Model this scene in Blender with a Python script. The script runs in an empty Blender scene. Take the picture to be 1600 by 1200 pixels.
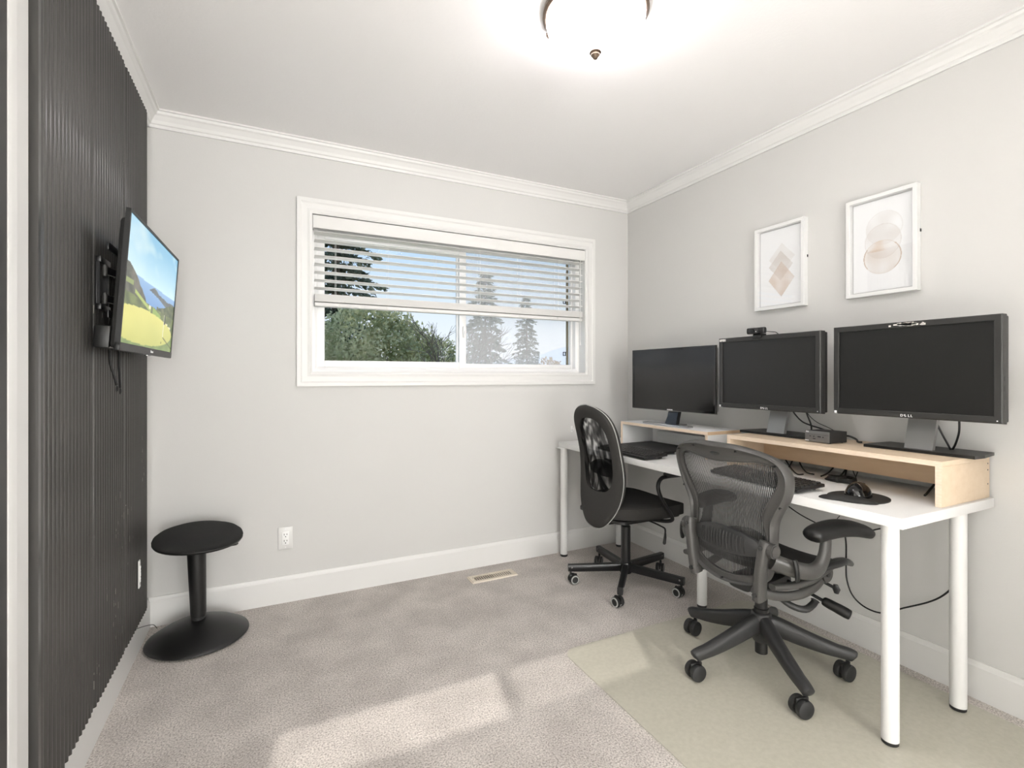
import bpy, bmesh, math, random
from mathutils import Vector, Matrix, noise

sc = bpy.context.scene
C = sc.collection
PI = math.pi
V = Vector

# ------------------------------------------------------------------ camera
CAM_H = 1.185
FPX, PX, PY = 776.0, 800.0, 588.0            # focal length and principal point, 1600x1200 frame
YAW = math.atan2(0.4407, 0.8976)             # turned to the right of the window wall's normal
cam_d = bpy.data.cameras.new('camera')
cam = bpy.data.objects.new('camera', cam_d)
C.objects.link(cam)
cam.location = (0, 0, CAM_H)
cam.rotation_euler = (PI / 2, 0, -YAW)
cam_d.sensor_width = 36.0
cam_d.lens = FPX / 1600.0 * 36.0
cam_d.shift_y = -(600.0 - PY) / 1600.0
cam_d.clip_start = 0.02
cam_d.clip_end = 600
sc.camera = cam

# ------------------------------------------------------------------ colour management, sky, sun
sc.view_settings.view_transform = 'Standard'
sc.view_settings.look = 'None'
sc.view_settings.gamma = 1
sc.view_settings.use_curve_mapping = False
sc.view_settings.exposure = 0.23

world = bpy.data.worlds.new('sky'); sc.world = world
world.use_nodes = True
wn = world.node_tree.nodes; wl = world.node_tree.links
bg = wn['Background']
tc = wn.new('ShaderNodeTexCoord'); sx = wn.new('ShaderNodeSeparateXYZ'); rp = wn.new('ShaderNodeValToRGB')
wl.new(tc.outputs['Generated'], sx.inputs[0]); wl.new(sx.outputs['Z'], rp.inputs[0]); wl.new(rp.outputs[0], bg.inputs[0])
rp.color_ramp.elements[0].position = 0.0; rp.color_ramp.elements[0].color = (0.72, 0.74, 0.77, 1)
rp.color_ramp.elements[1].position = 1.0; rp.color_ramp.elements[1].color = (0.16, 0.33, 0.66, 1)
e = rp.color_ramp.elements.new(0.12); e.color = (0.58, 0.66, 0.75, 1)
e = rp.color_ramp.elements.new(0.26); e.color = (0.37, 0.53, 0.73, 1)
bg.inputs[1].default_value = 1.2

sun_d = bpy.data.lights.new('sun', 'SUN'); sun_d.energy = 1.75; sun_d.angle = math.radians(1.2); sun_d.color = (1.0, 0.95, 0.88)
sun = bpy.data.objects.new('sun', sun_d); C.objects.link(sun)
sun.rotation_euler = V((-0.22, -1.0, -1.15)).to_track_quat('-Z', 'Y').to_euler()
sun.location = (3, 8, 9)

# added fill lights behind the camera: upright panel, and discs over a bounce floor
ld = bpy.data.lights.new('added_rear_fill', 'AREA'); ld.shape = 'RECTANGLE'; ld.size = 2.6; ld.size_y = 2.0; ld.energy = 145; ld.color = (0.985, 0.985, 0.965)
lo = bpy.data.objects.new('added_rear_fill', ld); C.objects.link(lo); lo.location = (0.8, -4.35, 1.15); lo.rotation_euler = (PI / 2, 0, 0)
for lx, ly in ((-0.5, -1.9), (0.6, -1.9), (1.7, -1.9), (-0.5, -3.2), (0.6, -3.2), (1.7, -3.2)):
    ld = bpy.data.lights.new('added_rear_bounce', 'AREA'); ld.shape = 'DISK'; ld.size = 0.25; ld.energy = 25; ld.spread = math.radians(80); ld.color = (0.99, 0.985, 0.965)
    lo = bpy.data.objects.new('added_rear_bounce', ld); C.objects.link(lo); lo.location = (lx, ly, 2.43)

# added fill on the left, beside the camera: discs lighting an unseen floor
for lx in (-2.4, -1.8, -1.2):
    ld = bpy.data.lights.new('added_left_bounce', 'AREA'); ld.shape = 'DISK'; ld.size = 0.25; ld.energy = 58; ld.spread = math.radians(80); ld.color = (0.99, 0.985, 0.965)
    lo = bpy.data.objects.new('added_left_bounce', ld); C.objects.link(lo); lo.location = (lx, 0.05, 2.43)

# ------------------------------------------------------------------ pixel helpers
_fw = V((math.sin(YAW), math.cos(YAW), 0)); _rt = V((math.cos(YAW), -math.sin(YAW), 0))
def ray(u, v): return _fw + _rt * ((u - PX) / FPX) + V((0, 0, (PY - v) / FPX))
def onx(u, v, x): d = ray(u, v); return V((0, 0, CAM_H)) + d * (x / d.x)
def onz(u, v, z): d = ray(u, v); return V((0, 0, CAM_H)) + d * ((z - CAM_H) / d.z)
def far(u, v, t): return V((0, 0, CAM_H)) + ray(u, v) * t

# ------------------------------------------------------------------ materials
MATS = {}
def lin(c):
    return tuple((x / 12.92 if x <= 0.04045 else ((x + 0.055) / 1.055) ** 2.4) for x in c)
def mat(name, col, rough=0.5, metal=0.0, spec=0.5, nscale=0, ncol=None, namt=0.5, bump=0, bscale=200, stretch=None, coat=0, sheen=0, ndetail=4):
    """principled material; optional noise colour variation (to ncol) and noise bump"""
    m = bpy.data.materials.new(name); m.use_nodes = True
    nt = m.node_tree; n = nt.nodes; l = nt.links; b = n['Principled BSDF']
    b.inputs['Base Color'].default_value = (*col, 1); b.inputs['Roughness'].default_value = rough
    b.inputs['Metallic'].default_value = metal; b.inputs['Specular IOR Level'].default_value = spec
    b.inputs['Coat Weight'].default_value = coat; b.inputs['Sheen Weight'].default_value = sheen
    if nscale or bump:
        t = n.new('ShaderNodeTexCoord'); src = t.outputs['Object']
        if stretch:
            mp = n.new('ShaderNodeMapping'); mp.inputs['Scale'].default_value = stretch; l.new(src, mp.inputs[0]); src = mp.outputs[0]
    if nscale:
        nz = n.new('ShaderNodeTexNoise'); nz.inputs['Scale'].default_value = nscale; nz.inputs['Detail'].default_value = ndetail
        nz.inputs['Roughness'].default_value = 0.6
        l.new(src, nz.inputs['Vector'])
        r = n.new('ShaderNodeValToRGB'); r.color_ramp.elements[0].position = 0.5 - namt / 2; r.color_ramp.elements[1].position = 0.5 + namt / 2
        r.color_ramp.elements[0].color = (*col, 1); r.color_ramp.elements[1].color = (*(ncol or col), 1)
        l.new(nz.outputs['Fac'], r.inputs[0]); l.new(r.outputs[0], b.inputs['Base Color'])
    if bump:
        n2 = n.new('ShaderNodeTexNoise'); n2.inputs['Scale'].default_value = bscale; n2.inputs['Detail'].default_value = 3
        l.new(src, n2.inputs['Vector'])
        bp = n.new('ShaderNodeBump'); bp.inputs['Strength'].default_value = bump; bp.inputs['Distance'].default_value = 0.004
        l.new(n2.outputs['Fac'], bp.inputs['Height']); l.new(bp.outputs[0], b.inputs['Normal'])
    MATS[name] = m
    return m
def mixmat(name, a_kind, a_col, b_kind, b_col, fac, rough=0.05):
    """mix of two closures, e.g. transparent + glossy for panes, transparent + diffuse for fine mesh"""
    m = bpy.data.materials.new(name); m.use_nodes = True
    n = m.node_tree.nodes; l = m.node_tree.links; n.clear()
    o = n.new('ShaderNodeOutputMaterial'); mx = n.new('ShaderNodeMixShader')
    def sh(k, c):
        s = n.new({'t': 'ShaderNodeBsdfTransparent', 'g': 'ShaderNodeBsdfGlossy', 'd': 'ShaderNodeBsdfDiffuse', 'tr': 'ShaderNodeBsdfTranslucent'}[k])
        s.inputs[0].default_value = (*c, 1)
        if k == 'g': s.inputs['Roughness'].default_value = rough
        return s
    a = sh(a_kind, a_col); b = sh(b_kind, b_col)
    if fac == 'fresnel':                      # Schlick reflectance, same from both faces
        fr = n.new('ShaderNodeLayerWeight'); fr.inputs[0].default_value = 0.5
        pw = n.new('ShaderNodeMath'); pw.operation = 'POWER'; pw.inputs[1].default_value = 5.0; l.new(fr.outputs['Facing'], pw.inputs[0])
        ma = n.new('ShaderNodeMath'); ma.operation = 'MULTIPLY_ADD'; ma.inputs[1].default_value = 0.9; ma.inputs[2].default_value = 0.04
        l.new(pw.outputs[0], ma.inputs[0]); l.new(ma.outputs[0], mx.inputs[0])
    else: mx.inputs[0].default_value = fac
    l.new(a.outputs[0], mx.inputs[1]); l.new(b.outputs[0], mx.inputs[2]); l.new(mx.outputs[0], o.inputs[0])
    MATS[name] = m
    return m
def emat(name, col, strength):
    m = bpy.data.materials.new(name); m.use_nodes = True
    b = m.node_tree.nodes['Principled BSDF']; b.inputs['Base Color'].default_value = (*col, 1)
    b.inputs['Emission Color'].default_value = (*col, 1); b.inputs['Emission Strength'].default_value = strength
    MATS[name] = m
    return m
def attrmat(name, emit=0.0, rough=0.5):
    m = bpy.data.materials.new(name); m.use_nodes = True
    n = m.node_tree.nodes; l = m.node_tree.links; b = n['Principled BSDF']
    a = n.new('ShaderNodeAttribute'); a.attribute_name = 'print'
    if not emit: l.new(a.outputs['Color'], b.inputs['Base Color'])
    else: b.inputs['Base Color'].default_value = (.01, .01, .01, 1)
    b.inputs['Roughness'].default_value = rough
    if emit:
        l.new(a.outputs['Color'], b.inputs['Emission Color']); b.inputs['Emission Strength'].default_value = emit
        b.inputs['Specular IOR Level'].default_value = 0.25
    MATS[name] = m
    return m

mat('wall', lin((.822, .818, .808)), 0.9, spec=0.2, bump=0.06, bscale=160)
mat('ceiling', lin((.965, .960, .957)), 0.95, spec=0.1, bump=0.12, bscale=90)
mat('bouncefloor', lin((.92, .91, .90)), 0.5)  # pale reflector floor for the unseen spaces added around the camera
mat('trim', lin((.89, .887, .878)), 0.42)
mat('vinyl', lin((.955, .95, .945)), 0.35)
mat('blind', lin((.96, .955, .945)), 0.4)
mat('blacktrim', lin((.13, .125, .12)), 0.5)
mat('panel', lin((.215, .21, .202)), 0.28, nscale=14, ncol=lin((.26, .255, .246)), namt=0.5, bump=0.15, bscale=40, stretch=(1, 1, .15), coat=0.25)
mat('blackplastic', lin((.075, .075, .074)), 0.42)
mat('blackmatte', lin((.12, .118, .115)), 0.7)
mat('blackgloss', lin((.05, .05, .05)), 0.08)
mat('blackmetal', lin((.09, .09, .095)), 0.32)
mat('greyrim', lin((.66, .66, .65)), 0.5)
mat('fabric', lin((.21, .206, .20)), 0.95, spec=0.2, nscale=300, ncol=lin((.245, .24, .233)), bump=0.4, bscale=600)
mat('stoolfabric', lin((.10, .10, .10)), 0.97, nscale=250, ncol=lin((.15, .15, .145)), bump=0.5, bscale=700)
mat('graphite', lin((.26, .256, .248)), 0.4, nscale=300, ncol=lin((.285, .28, .272)), bump=0.08, bscale=500)
mat('graphitedark', lin((.185, .185, .185)), 0.45, bump=0.06, bscale=600)
mat('alugrey', lin((.62, .615, .60)), 0.3, metal=0.6)
mat('rubber', lin((.13, .13, .13)), 0.55)
mat('pellicle', lin((.14, .137, .133)), 0.6)
mat('white', lin((.95, .95, .945)), 0.35)
mat('deskwhite', lin((.895, .893, .886)), 0.38)
mat('legwhite', lin((.90, .898, .89)), 0.3)
mat('birch', lin((.87, .795, .70)), 0.5, nscale=6, ncol=lin((.83, .74, .63)), namt=0.7, stretch=(6, 1, 8), bump=0.05, bscale=30)
mat('birchwarm', lin((.87, .765, .645)), 0.5, nscale=6, ncol=lin((.83, .71, .57)), namt=0.7, stretch=(6, 1, 8))
mat('birchedge', lin((.93, .86, .78)), 0.55, nscale=30, ncol=lin((.88, .79, .69)), stretch=(1, 1, 6))
mat('riserwhite', lin((.91, .91, .905)), 0.45)
mat('screen', lin((.07, .07, .068)), 0.2, spec=0.5)
mat('screenmatte', lin((.10, .098, .094)), 0.36, spec=0.5)
mat('bezel', lin((.15, .148, .143)), 0.45, nscale=400, ncol=lin((.18, .178, .172)))
mat('neckmetal', lin((.60, .60, .595)), 0.35, metal=0.6, bump=0.02, bscale=300, stretch=(1, 30, 1))
mat('silver', lin((.74, .74, .745)), 0.22, metal=0.9)
mat('logo', lin((.93, .93, .93)), 0.5)
mat('pcgrey', lin((.45, .445, .44)), 0.38, metal=0.4)
mat('sticker', lin((.93, .92, .90)), 0.6, nscale=220, ncol=lin((.6, .6, .58)), namt=0.15)
mat('residue', lin((.90, .89, .86)), 0.8)
mat('framepaint', lin((.90, .90, .895)), 0.45)
mat('framein', lin((.80, .80, .80)), 0.6)
mat('ventmetal', lin((.87, .83, .765)), 0.45)
mat('dark', lin((.06, .055, .05)), 0.8)
mat('outlet', lin((.88, .876, .866)), 0.3)
mat('cord', lin((.075, .075, .075)), 0.5)
mat('bronze', lin((.42, .36, .31)), 0.35, metal=0.7)
mat('chairmat', lin((.72, .706, .65)), 0.28, spec=0.45, nscale=60, ncol=lin((.77, .755, .70)), bump=0.12, bscale=260)
mat('screenframe', lin((.45, .43, .37)), 0.5)
mat('keycap', lin((.16, .16, .16)), 0.4)
mat('kbbody', lin((.11, .11, .11)), 0.4)
mat('scuff', lin((.50, .49, .47)), 0.8)
mat('conifer', lin((.22, .26, .20)), 0.8, nscale=1.3, ncol=lin((.42, .46, .35)), namt=0.5)
mat('conifer_light', lin((.34, .40, .34)), 0.8, nscale=1.3, ncol=lin((.46, .52, .44)), namt=0.5)
mat('leaf', lin((.40, .44, .27)), 0.6, nscale=0.9, ncol=lin((.62, .63, .44)), namt=0.5)
mat('leaf_orange', lin((.72, .55, .30)), 0.7)
mat('bark', lin((.38, .34, .30)), 0.9, nscale=8, ncol=lin((.5, .46, .42)))
mat('grass', lin((.42, .5, .30)), 0.9, nscale=0.8, ncol=lin((.5, .55, .36)))
mat('hill', lin((.88, .895, .90)), 0.95, nscale=0.05, ncol=lin((.91, .92, .92)))  # aerial haze is painted into this whitish colour
mat('siding', lin((.82, .81, .79)), 0.8)
mixmat('glass', 't', (1, 1, 1), 'g', (1, 1, 1), 0.0015, 0.0)
mixmat('pictureglass', 't', (1, 1, 1), 'g', (1, 1, 1), 'fresnel', 0.02)
mixmat('insectscreen', 't', (1, 1, 1), 'd', (.92, .94, .96), 0.26)
emat('lampglass', (1.0, 0.94, 0.98), 17.0)
attrmat('tvpicture', emit=0.95, rough=0.25)
attrmat('artprint', rough=0.7)

# leaves: light shines through them
def leafmat(name, c0, c1, sc_):
    m = bpy.data.materials.new(name); m.use_nodes = True
    n = m.node_tree.nodes; l = m.node_tree.links; n.clear()
    o = n.new('ShaderNodeOutputMaterial'); mx = n.new('ShaderNodeMixShader'); mx.inputs[0].default_value = 0.5
    d = n.new('ShaderNodeBsdfDiffuse'); t = n.new('ShaderNodeBsdfTranslucent'); g = n.new('ShaderNodeNewGeometry')
    nz = n.new('ShaderNodeTexNoise'); nz.inputs['Scale'].default_value = sc_; nz.inputs['Detail'].default_value = 4; l.new(g.outputs['Position'], nz.inputs['Vector'])
    r = n.new('ShaderNodeValToRGB'); r.color_ramp.elements[0].position = .35; r.color_ramp.elements[1].position = .65
    r.color_ramp.elements[0].color = (*lin(c0), 1); r.color_ramp.elements[1].color = (*lin(c1), 1)
    l.new(nz.outputs['Fac'], r.inputs[0]); l.new(r.outputs[0], d.inputs[0]); l.new(r.outputs[0], t.inputs[0])
    l.new(d.outputs[0], mx.inputs[1]); l.new(t.outputs[0], mx.inputs[2]); l.new(mx.outputs[0], o.inputs[0]); MATS[name] = m
leafmat('leaf', (.60, .62, .45), (.88, .87, .72), 1.6)
leafmat('conifer', (.28, .32, .27), (.58, .60, .52), 2.0)
leafmat('conifer_light', (.36, .41, .36), (.52, .56, .50), 2.0)
leafmat('leaf_orange', (.72, .56, .34), (.84, .70, .48), 2.0)
mixmat('blind', 'd', lin((.97, .965, .955)), 'tr', lin((.97, .965, .955)), 0.2)

# carpet: fine speckle + tufted relief
def carpet():
    m = bpy.data.materials.new('carpet'); m.use_nodes = True
    n = m.node_tree.nodes; l = m.node_tree.links; b = n['Principled BSDF']
    b.inputs['Roughness'].default_value = 1.0; b.inputs['Specular IOR Level'].default_value = 0.05; b.inputs['Sheen Weight'].default_value = 0.15
    t = n.new('ShaderNodeTexCoord')
    a = n.new('ShaderNodeTexNoise'); a.inputs['Scale'].default_value = 170; a.inputs['Detail'].default_value = 3; a.inputs['Roughness'].default_value = .75
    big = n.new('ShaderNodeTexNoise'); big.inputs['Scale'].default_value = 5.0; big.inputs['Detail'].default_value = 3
    for q in (a, big): l.new(t.outputs['Object'], q.inputs['Vector'])
    r = n.new('ShaderNodeValToRGB'); e0, e1 = r.color_ramp.elements
    e0.position = .34; e0.color = (*lin((.56, .535, .51)), 1); e1.position = .66; e1.color = (*lin((.93, .905, .885)), 1)
    em = r.color_ramp.elements.new(.5); em.color = (*lin((.81, .785, .765)), 1)
    l.new(a.outputs['Fac'], r.inputs[0])
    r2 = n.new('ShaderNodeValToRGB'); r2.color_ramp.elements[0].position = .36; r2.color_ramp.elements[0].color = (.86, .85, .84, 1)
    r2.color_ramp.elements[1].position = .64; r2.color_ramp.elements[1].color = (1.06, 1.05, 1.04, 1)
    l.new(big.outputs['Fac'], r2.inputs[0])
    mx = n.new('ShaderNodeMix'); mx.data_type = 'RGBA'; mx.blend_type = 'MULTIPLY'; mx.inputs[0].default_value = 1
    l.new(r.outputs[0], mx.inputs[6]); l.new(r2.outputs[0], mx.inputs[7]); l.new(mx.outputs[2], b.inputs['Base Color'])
    bp = n.new('ShaderNodeBump'); bp.inputs['Strength'].default_value = 0.8; bp.inputs['Distance'].default_value = 0.006
    l.new(a.outputs['Fac'], bp.inputs['Height']); l.new(bp.outputs[0], b.inputs['Normal'])
    MATS['carpet'] = m
carpet()

# woven mesh of the swivel chair back: dark threads with see-through gaps and a moire-like ripple
def backmesh():
    m = bpy.data.materials.new('backmesh'); m.use_nodes = True
    n = m.node_tree.nodes; l = m.node_tree.links; n.clear()
    o = n.new('ShaderNodeOutputMaterial'); mx = n.new('ShaderNodeMixShader'); tr = n.new('ShaderNodeBsdfTransparent'); d = n.new('ShaderNodeBsdfDiffuse')
    d.inputs[0].default_value = (.012, .012, .012, 1)
    t = n.new('ShaderNodeTexCoord'); w = n.new('ShaderNodeTexWave'); w.inputs['Scale'].default_value = 5.5; w.inputs['Distortion'].default_value = 9.0
    w.inputs['Detail'].default_value = 1.0; w.inputs['Detail Scale'].default_value = 1.2
    mp = n.new('ShaderNodeMapping'); mp.inputs['Scale'].default_value = (1, 2.6, 1.2)
    l.new(t.outputs['Object'], mp.inputs[0]); l.new(mp.outputs[0], w.inputs['Vector'])
    r = n.new('ShaderNodeMapRange'); r.inputs[3].default_value = 0.2; r.inputs[4].default_value = 0.92
    l.new(w.outputs['Fac'], r.inputs[0]); l.new(r.outputs[0], mx.inputs[0])
    l.new(d.outputs[0], mx.inputs[1]); l.new(tr.outputs[0], mx.inputs[2]); l.new(mx.outputs[0], o.inputs[0])
    MATS['backmesh'] = m
backmesh()

# ------------------------------------------------------------------ mesh helpers
def box(bm, x0, x1, y0, y1, z0, z1, bev=0.0, seg=2):
    r = bmesh.ops.create_cube(bm, size=1.0, matrix=Matrix.Translation(((x0 + x1) / 2, (y0 + y1) / 2, (z0 + z1) / 2)) @ Matrix.Diagonal((abs(x1 - x0), abs(y1 - y0), abs(z1 - z0), 1)))
    if bev > 0:
        es = list({e for v in r['verts'] for e in v.link_edges})
        bmesh.ops.bevel(bm, geom=es, offset=bev, segments=seg, affect='EDGES', profile=0.5)
    return bm
def B(*a, **k): return box(bmesh.new(), *a, **k)
def xform(bm, m):
    bmesh.ops.transform(bm, matrix=m, verts=bm.verts); return bm
def cyl(bm, p0, p1, r0, r1=None, seg=20, bev=0):
    p0 = V(p0); p1 = V(p1); d = p1 - p0
    q = d.to_track_quat('Z', 'Y').to_matrix().to_4x4()
    r = bmesh.ops.create_cone(bm, cap_ends=True, segments=seg, radius1=r0, radius2=r0 if r1 is None else r1, depth=d.length, matrix=Matrix.Translation((p0 + p1) / 2) @ q)
    if bev:
        vs = set(r['verts'])
        es = [e for e in {e for v in vs for e in v.link_edges} if any(len(f.verts) > 4 for f in e.link_faces)]
        bmesh.ops.bevel(bm, geom=es, offset=bev, segments=2, affect='EDGES')
    return bm
def lathe(bm, prof, seg=32, m=None, cap=True):
    rings = []
    for r, z in prof:
        if r < 1e-6: rings.append([bm.verts.new((0, 0, z))])
        else: rings.append([bm.verts.new((r * math.cos(2 * PI * i / seg), r * math.sin(2 * PI * i / seg), z)) for i in range(seg)])
    nv = [v for r in rings for v in r]
    for a, b in zip(rings, rings[1:]):
        for i in range(seg):
            j = (i + 1) % seg
            if len(a) == 1 and len(b) == 1: continue
            if len(a) == 1: bm.faces.new((a[0], b[i], b[j]))
            elif len(b) == 1: bm.faces.new((a[i], a[j], b[0]))
            else: bm.faces.new((a[i], a[j], b[j], b[i]))
    if cap and len(rings[0]) > 1: bm.faces.new(rings[0])
    if cap and len(rings[-1]) > 1: bm.faces.new(rings[-1])
    if m is not None: bmesh.ops.transform(bm, matrix=m, verts=nv)
    return bm
def cr(pts, n=6, closed=False):
    """Catmull-Rom through points (tuples of any length)"""
    P = [tuple(p) for p in pts]; out = []; N = len(P)
    rng = range(N if closed else N - 1)
    for i in rng:
        if closed: p0, p1, p2, p3 = P[(i - 1) % N], P[i], P[(i + 1) % N], P[(i + 2) % N]
        else: p0, p1, p2, p3 = P[max(i - 1, 0)], P[i], P[i + 1], P[min(i + 2, N - 1)]
        for k in range(n):
            t = k / n
            out.append(tuple(0.5 * (2 * b + (c - a) * t + (2 * a - 5 * b + 4 * c - d) * t * t + (3 * b - a - 3 * c + d) * t ** 3) for a, b, c, d in zip(p0, p1, p2, p3)))
    if not closed: out.append(P[-1])
    return out
def sweep(bm, pts, rad, seg=10, closed=False, up=None, power=2.0, cap=True):
    """tube along pts; rad: number, (a,b) or per-point list of those; up fixes the b axis; power>2 squares the section"""
    pts = [V(p[:3]) for p in pts]; n = len(pts)
    rr = rad if isinstance(rad, list) else [rad] * n
    T = []
    for i in range(n):
        a = pts[(i - 1) % n] if (closed or i > 0) else pts[i]; b = pts[(i + 1) % n] if (closed or i < n - 1) else pts[i]
        T.append((b - a).normalized())
    u = V(up) if up is not None else (V((0, 0, 1)) if abs(T[0].z) < .9 else V((1, 0, 0)))
    rings = []
    for i in range(n):
        t = T[i]
        if up is None and i > 0:
            u = T[i - 1].rotation_difference(t) @ u
        bvec = (u - t * u.dot(t)).normalized(); avec = t.cross(bvec)
        if up is None: u = bvec
        ra, rb = rr[i] if isinstance(rr[i], (tuple, list)) else (rr[i], rr[i])
        ring = []
        for k in range(seg):
            th = 2 * PI * k / seg; c, s = math.cos(th), math.sin(th)
            if power != 2.0:
                c = math.copysign(abs(c) ** (2 / power), c); s = math.copysign(abs(s) ** (2 / power), s)
            ring.append(bm.verts.new(pts[i] + avec * (ra * c) + bvec * (rb * s)))
        rings.append(ring)
    for i in range(n if closed else n - 1):
        a, b = rings[i], rings[(i + 1) % n]
        for k in range(seg):
            bm.faces.new((a[k], a[(k + 1) % seg], b[(k + 1) % seg], b[k]))
    if not closed and cap:
        bm.faces.new(rings[0]); bm.faces.new(list(reversed(rings[-1])))
    return bm
def prism(bm, poly, d0, d1, m=None):
    """extrude a 2-d polygon (x,y) from z=d0 to z=d1, then transform"""
    a = [bm.verts.new((x, y, d0)) for x, y in poly]; b = [bm.verts.new((x, y, d1)) for x, y in poly]; n = len(poly)
    bm.faces.new(a); bm.faces.new(b)
    for i in range(n): bm.faces.new((a[i], a[(i + 1) % n], b[(i + 1) % n], b[i]))
    if m is not None: bmesh.ops.transform(bm, matrix=m, verts=a + b)
    return bm
def extrude_profile(prof, p0, p1, out, upv=(0, 0, 1)):
    """profile (d,z) swept straight from p0 to p1; d along out, z along upv"""
    bm = bmesh.new(); p0 = V(p0); p1 = V(p1); out = V(out); upv = V(upv)
    A = [bm.verts.new(p0 + out * d + upv * z) for d, z in prof]; Bv = [bm.verts.new(p1 + out * d + upv * z) for d, z in prof]; n = len(prof)
    for i in range(n): bm.faces.new((A[i], A[(i + 1) % n], Bv[(i + 1) % n], Bv[i]))
    bm.faces.new(A); bm.faces.new(Bv)
    return bm
def ring_side(bm, rect, prof, side, M):
    """one mitred side of a rectangular frame. rect=(u0,u1,v0,v1) inner edge; prof=[(o,d)] section, o outward, d depth; M(u,v,d)->Vector"""
    u0, u1, v0, v1 = rect
    def corner(c, o):
        return {0: (u0 - o, v0 - o), 1: (u1 + o, v0 - o), 2: (u1 + o, v1 + o), 3: (u0 - o, v1 + o)}[c]
    a, b = {'b': (0, 1), 'r': (1, 2), 't': (2, 3), 'l': (3, 0)}[side]
    A = [bm.verts.new(M(*corner(a, o), d)) for o, d in prof]; Bv = [bm.verts.new(M(*corner(b, o), d)) for o, d in prof]; n = len(prof)
    for i in range(n): bm.faces.new((A[i], A[(i + 1) % n], Bv[(i + 1) % n], Bv[i]))
    bm.faces.new(A); bm.faces.new(list(reversed(Bv)))
    return bm
def ring(bm, rect, prof, M):
    for s in 'brtl': ring_side(bm, rect, prof, s, M)
    return bm
def obj(name, bm, m, parent=None, smooth=35, mx=None):
    bmesh.ops.recalc_face_normals(bm, faces=bm.faces)
    me = bpy.data.meshes.new(name); bm.to_mesh(me); bm.free()
    return mobj(name, me, m, parent, smooth, mx)
def mobj(name, me, m, parent=None, smooth=35, mx=None):
    if smooth:
        me.shade_smooth(); me.set_sharp_from_angle(angle=math.radians(smooth))
    if m is not None and not me.materials: me.materials.append(MATS[m] if isinstance(m, str) else m)
    o = bpy.data.objects.new(name, me); C.objects.link(o)
    if parent is not None: o.parent = parent
    if mx is not None: o.matrix_local = mx
    return o
def link(name, me, parent, mx=None, loc=None, rot=None):
    o = bpy.data.objects.new(name, me); C.objects.link(o); o.parent = parent
    if mx is not None: o.matrix_local = mx
    if loc is not None: o.location = loc
    if rot is not None: o.rotation_euler = rot
    return o
def tag(o, label, cat, group=None):
    o['label'] = label; o['category'] = cat
    if group: o['group'] = group
    return o
def thing(name, label, cat, loc=(0, 0, 0), rotz=0.0, group=None):
    o = bpy.data.objects.new(name, None); C.objects.link(o); o.empty_display_size = 0.05
    o.location = loc; o.rotation_euler = (0, 0, rotz)
    return tag(o, label, cat, group)
def struct(o): o['kind'] = 'structure'; return o
def text_mesh(name, txt, size, m, parent, mx, depth=0.0004):
    cu = bpy.data.curves.new(name, 'FONT'); cu.body = txt; cu.size = size; cu.align_x = 'CENTER'; cu.align_y = 'CENTER'; cu.extrude = depth; cu.resolution_u = 3
    cu.offset = size * 0.02
    t = bpy.data.objects.new(name + '_curve', cu); C.objects.link(t)
    dg = bpy.context.evaluated_depsgraph_get()
    me = bpy.data.meshes.new_from_object(t.evaluated_get(dg))
    bpy.data.objects.remove(t, do_unlink=True); me.materials.clear()
    return mobj(name, me, m, parent, 0, mx)
def axes(ex, ey, ez, loc):
    ex, ey, ez = V(ex), V(ey), V(ez)
    return Matrix(((ex.x, ey.x, ez.x, loc[0]), (ex.y, ey.y, ez.y, loc[1]), (ex.z, ey.z, ez.z, loc[2]), (0, 0, 0, 1)))
def picture_grid(name, w, h, nx, ny, fn, m, parent, M):
    """flat printed surface: grid of points, colours fn(s,t) in sRGB stored per point; M(u,v)->Vector with u 0..w, v 0..h"""
    vs = []; fs = []; cols = []
    for j in range(ny + 1):
        for i in range(nx + 1):
            s, t = i / nx, j / ny
            vs.append(M(s * w, t * h)); cols.append((*lin(fn(s, t)), 1))
    for j in range(ny):
        for i in range(nx):
            a = j * (nx + 1) + i; fs.append((a, a + 1, a + nx + 2, a + nx + 1))
    me = bpy.data.meshes.new(name); me.from_pydata(vs, [], fs)
    at = me.color_attributes.new('print', 'FLOAT_COLOR', 'POINT')
    at.data.foreach_set('color', [c for k in cols for c in k])
    return mobj(name, me, m, parent, 0)

# ================================================================== THE ROOM
XL, XR, YB, YN, H = -0.515, 2.348, 2.871, -0.45, 2.44
NXL, NXR, NYN = -1.6, 2.9, -4.4                       # unseen room added behind the camera to bounce light in
WX0, WX1, WZ0, WZ1 = 0.204, 1.98, 1.20, 2.07          # window opening
WT = 0.15                                             # outer wall thickness

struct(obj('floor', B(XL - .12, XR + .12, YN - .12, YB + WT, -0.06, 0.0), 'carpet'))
struct(obj('floor', B(NXL - .1, NXR + .1, NYN - .1, YN - .12, -0.06, 0.0), 'bouncefloor'))
struct(obj('ceiling', B(XL - .12, XR + .12, YN - .12, YB + WT, H, H + .06), 'ceiling'))
struct(obj('ceiling', B(NXL - .1, NXR + .1, NYN - .1, YN - .12, H, H + .06), 'ceiling'))
bm = bmesh.new()
box(bm, XL - .12, WX0, YB, YB + WT, 0, H); box(bm, WX1, XR + .12, YB, YB + WT, 0, H)
box(bm, WX0, WX1, YB, YB + WT, 0, WZ0); box(bm, WX0, WX1, YB, YB + WT, WZ1, H)
struct(obj('wall_back', bm, 'wall', smooth=0))
struct(obj('wall_right', B(XR, XR + .12, YN - .12, YB, 0, H), 'wall', smooth=0))
DY0, DY1, DZ = 0.68, 1.416, 2.06
HY0, HY1, HXL = -0.43, 0.52, -3.0                      # opening added on the left, beside the camera, to let fill light in                       # dark door in the left wall
bm = bmesh.new()
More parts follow.
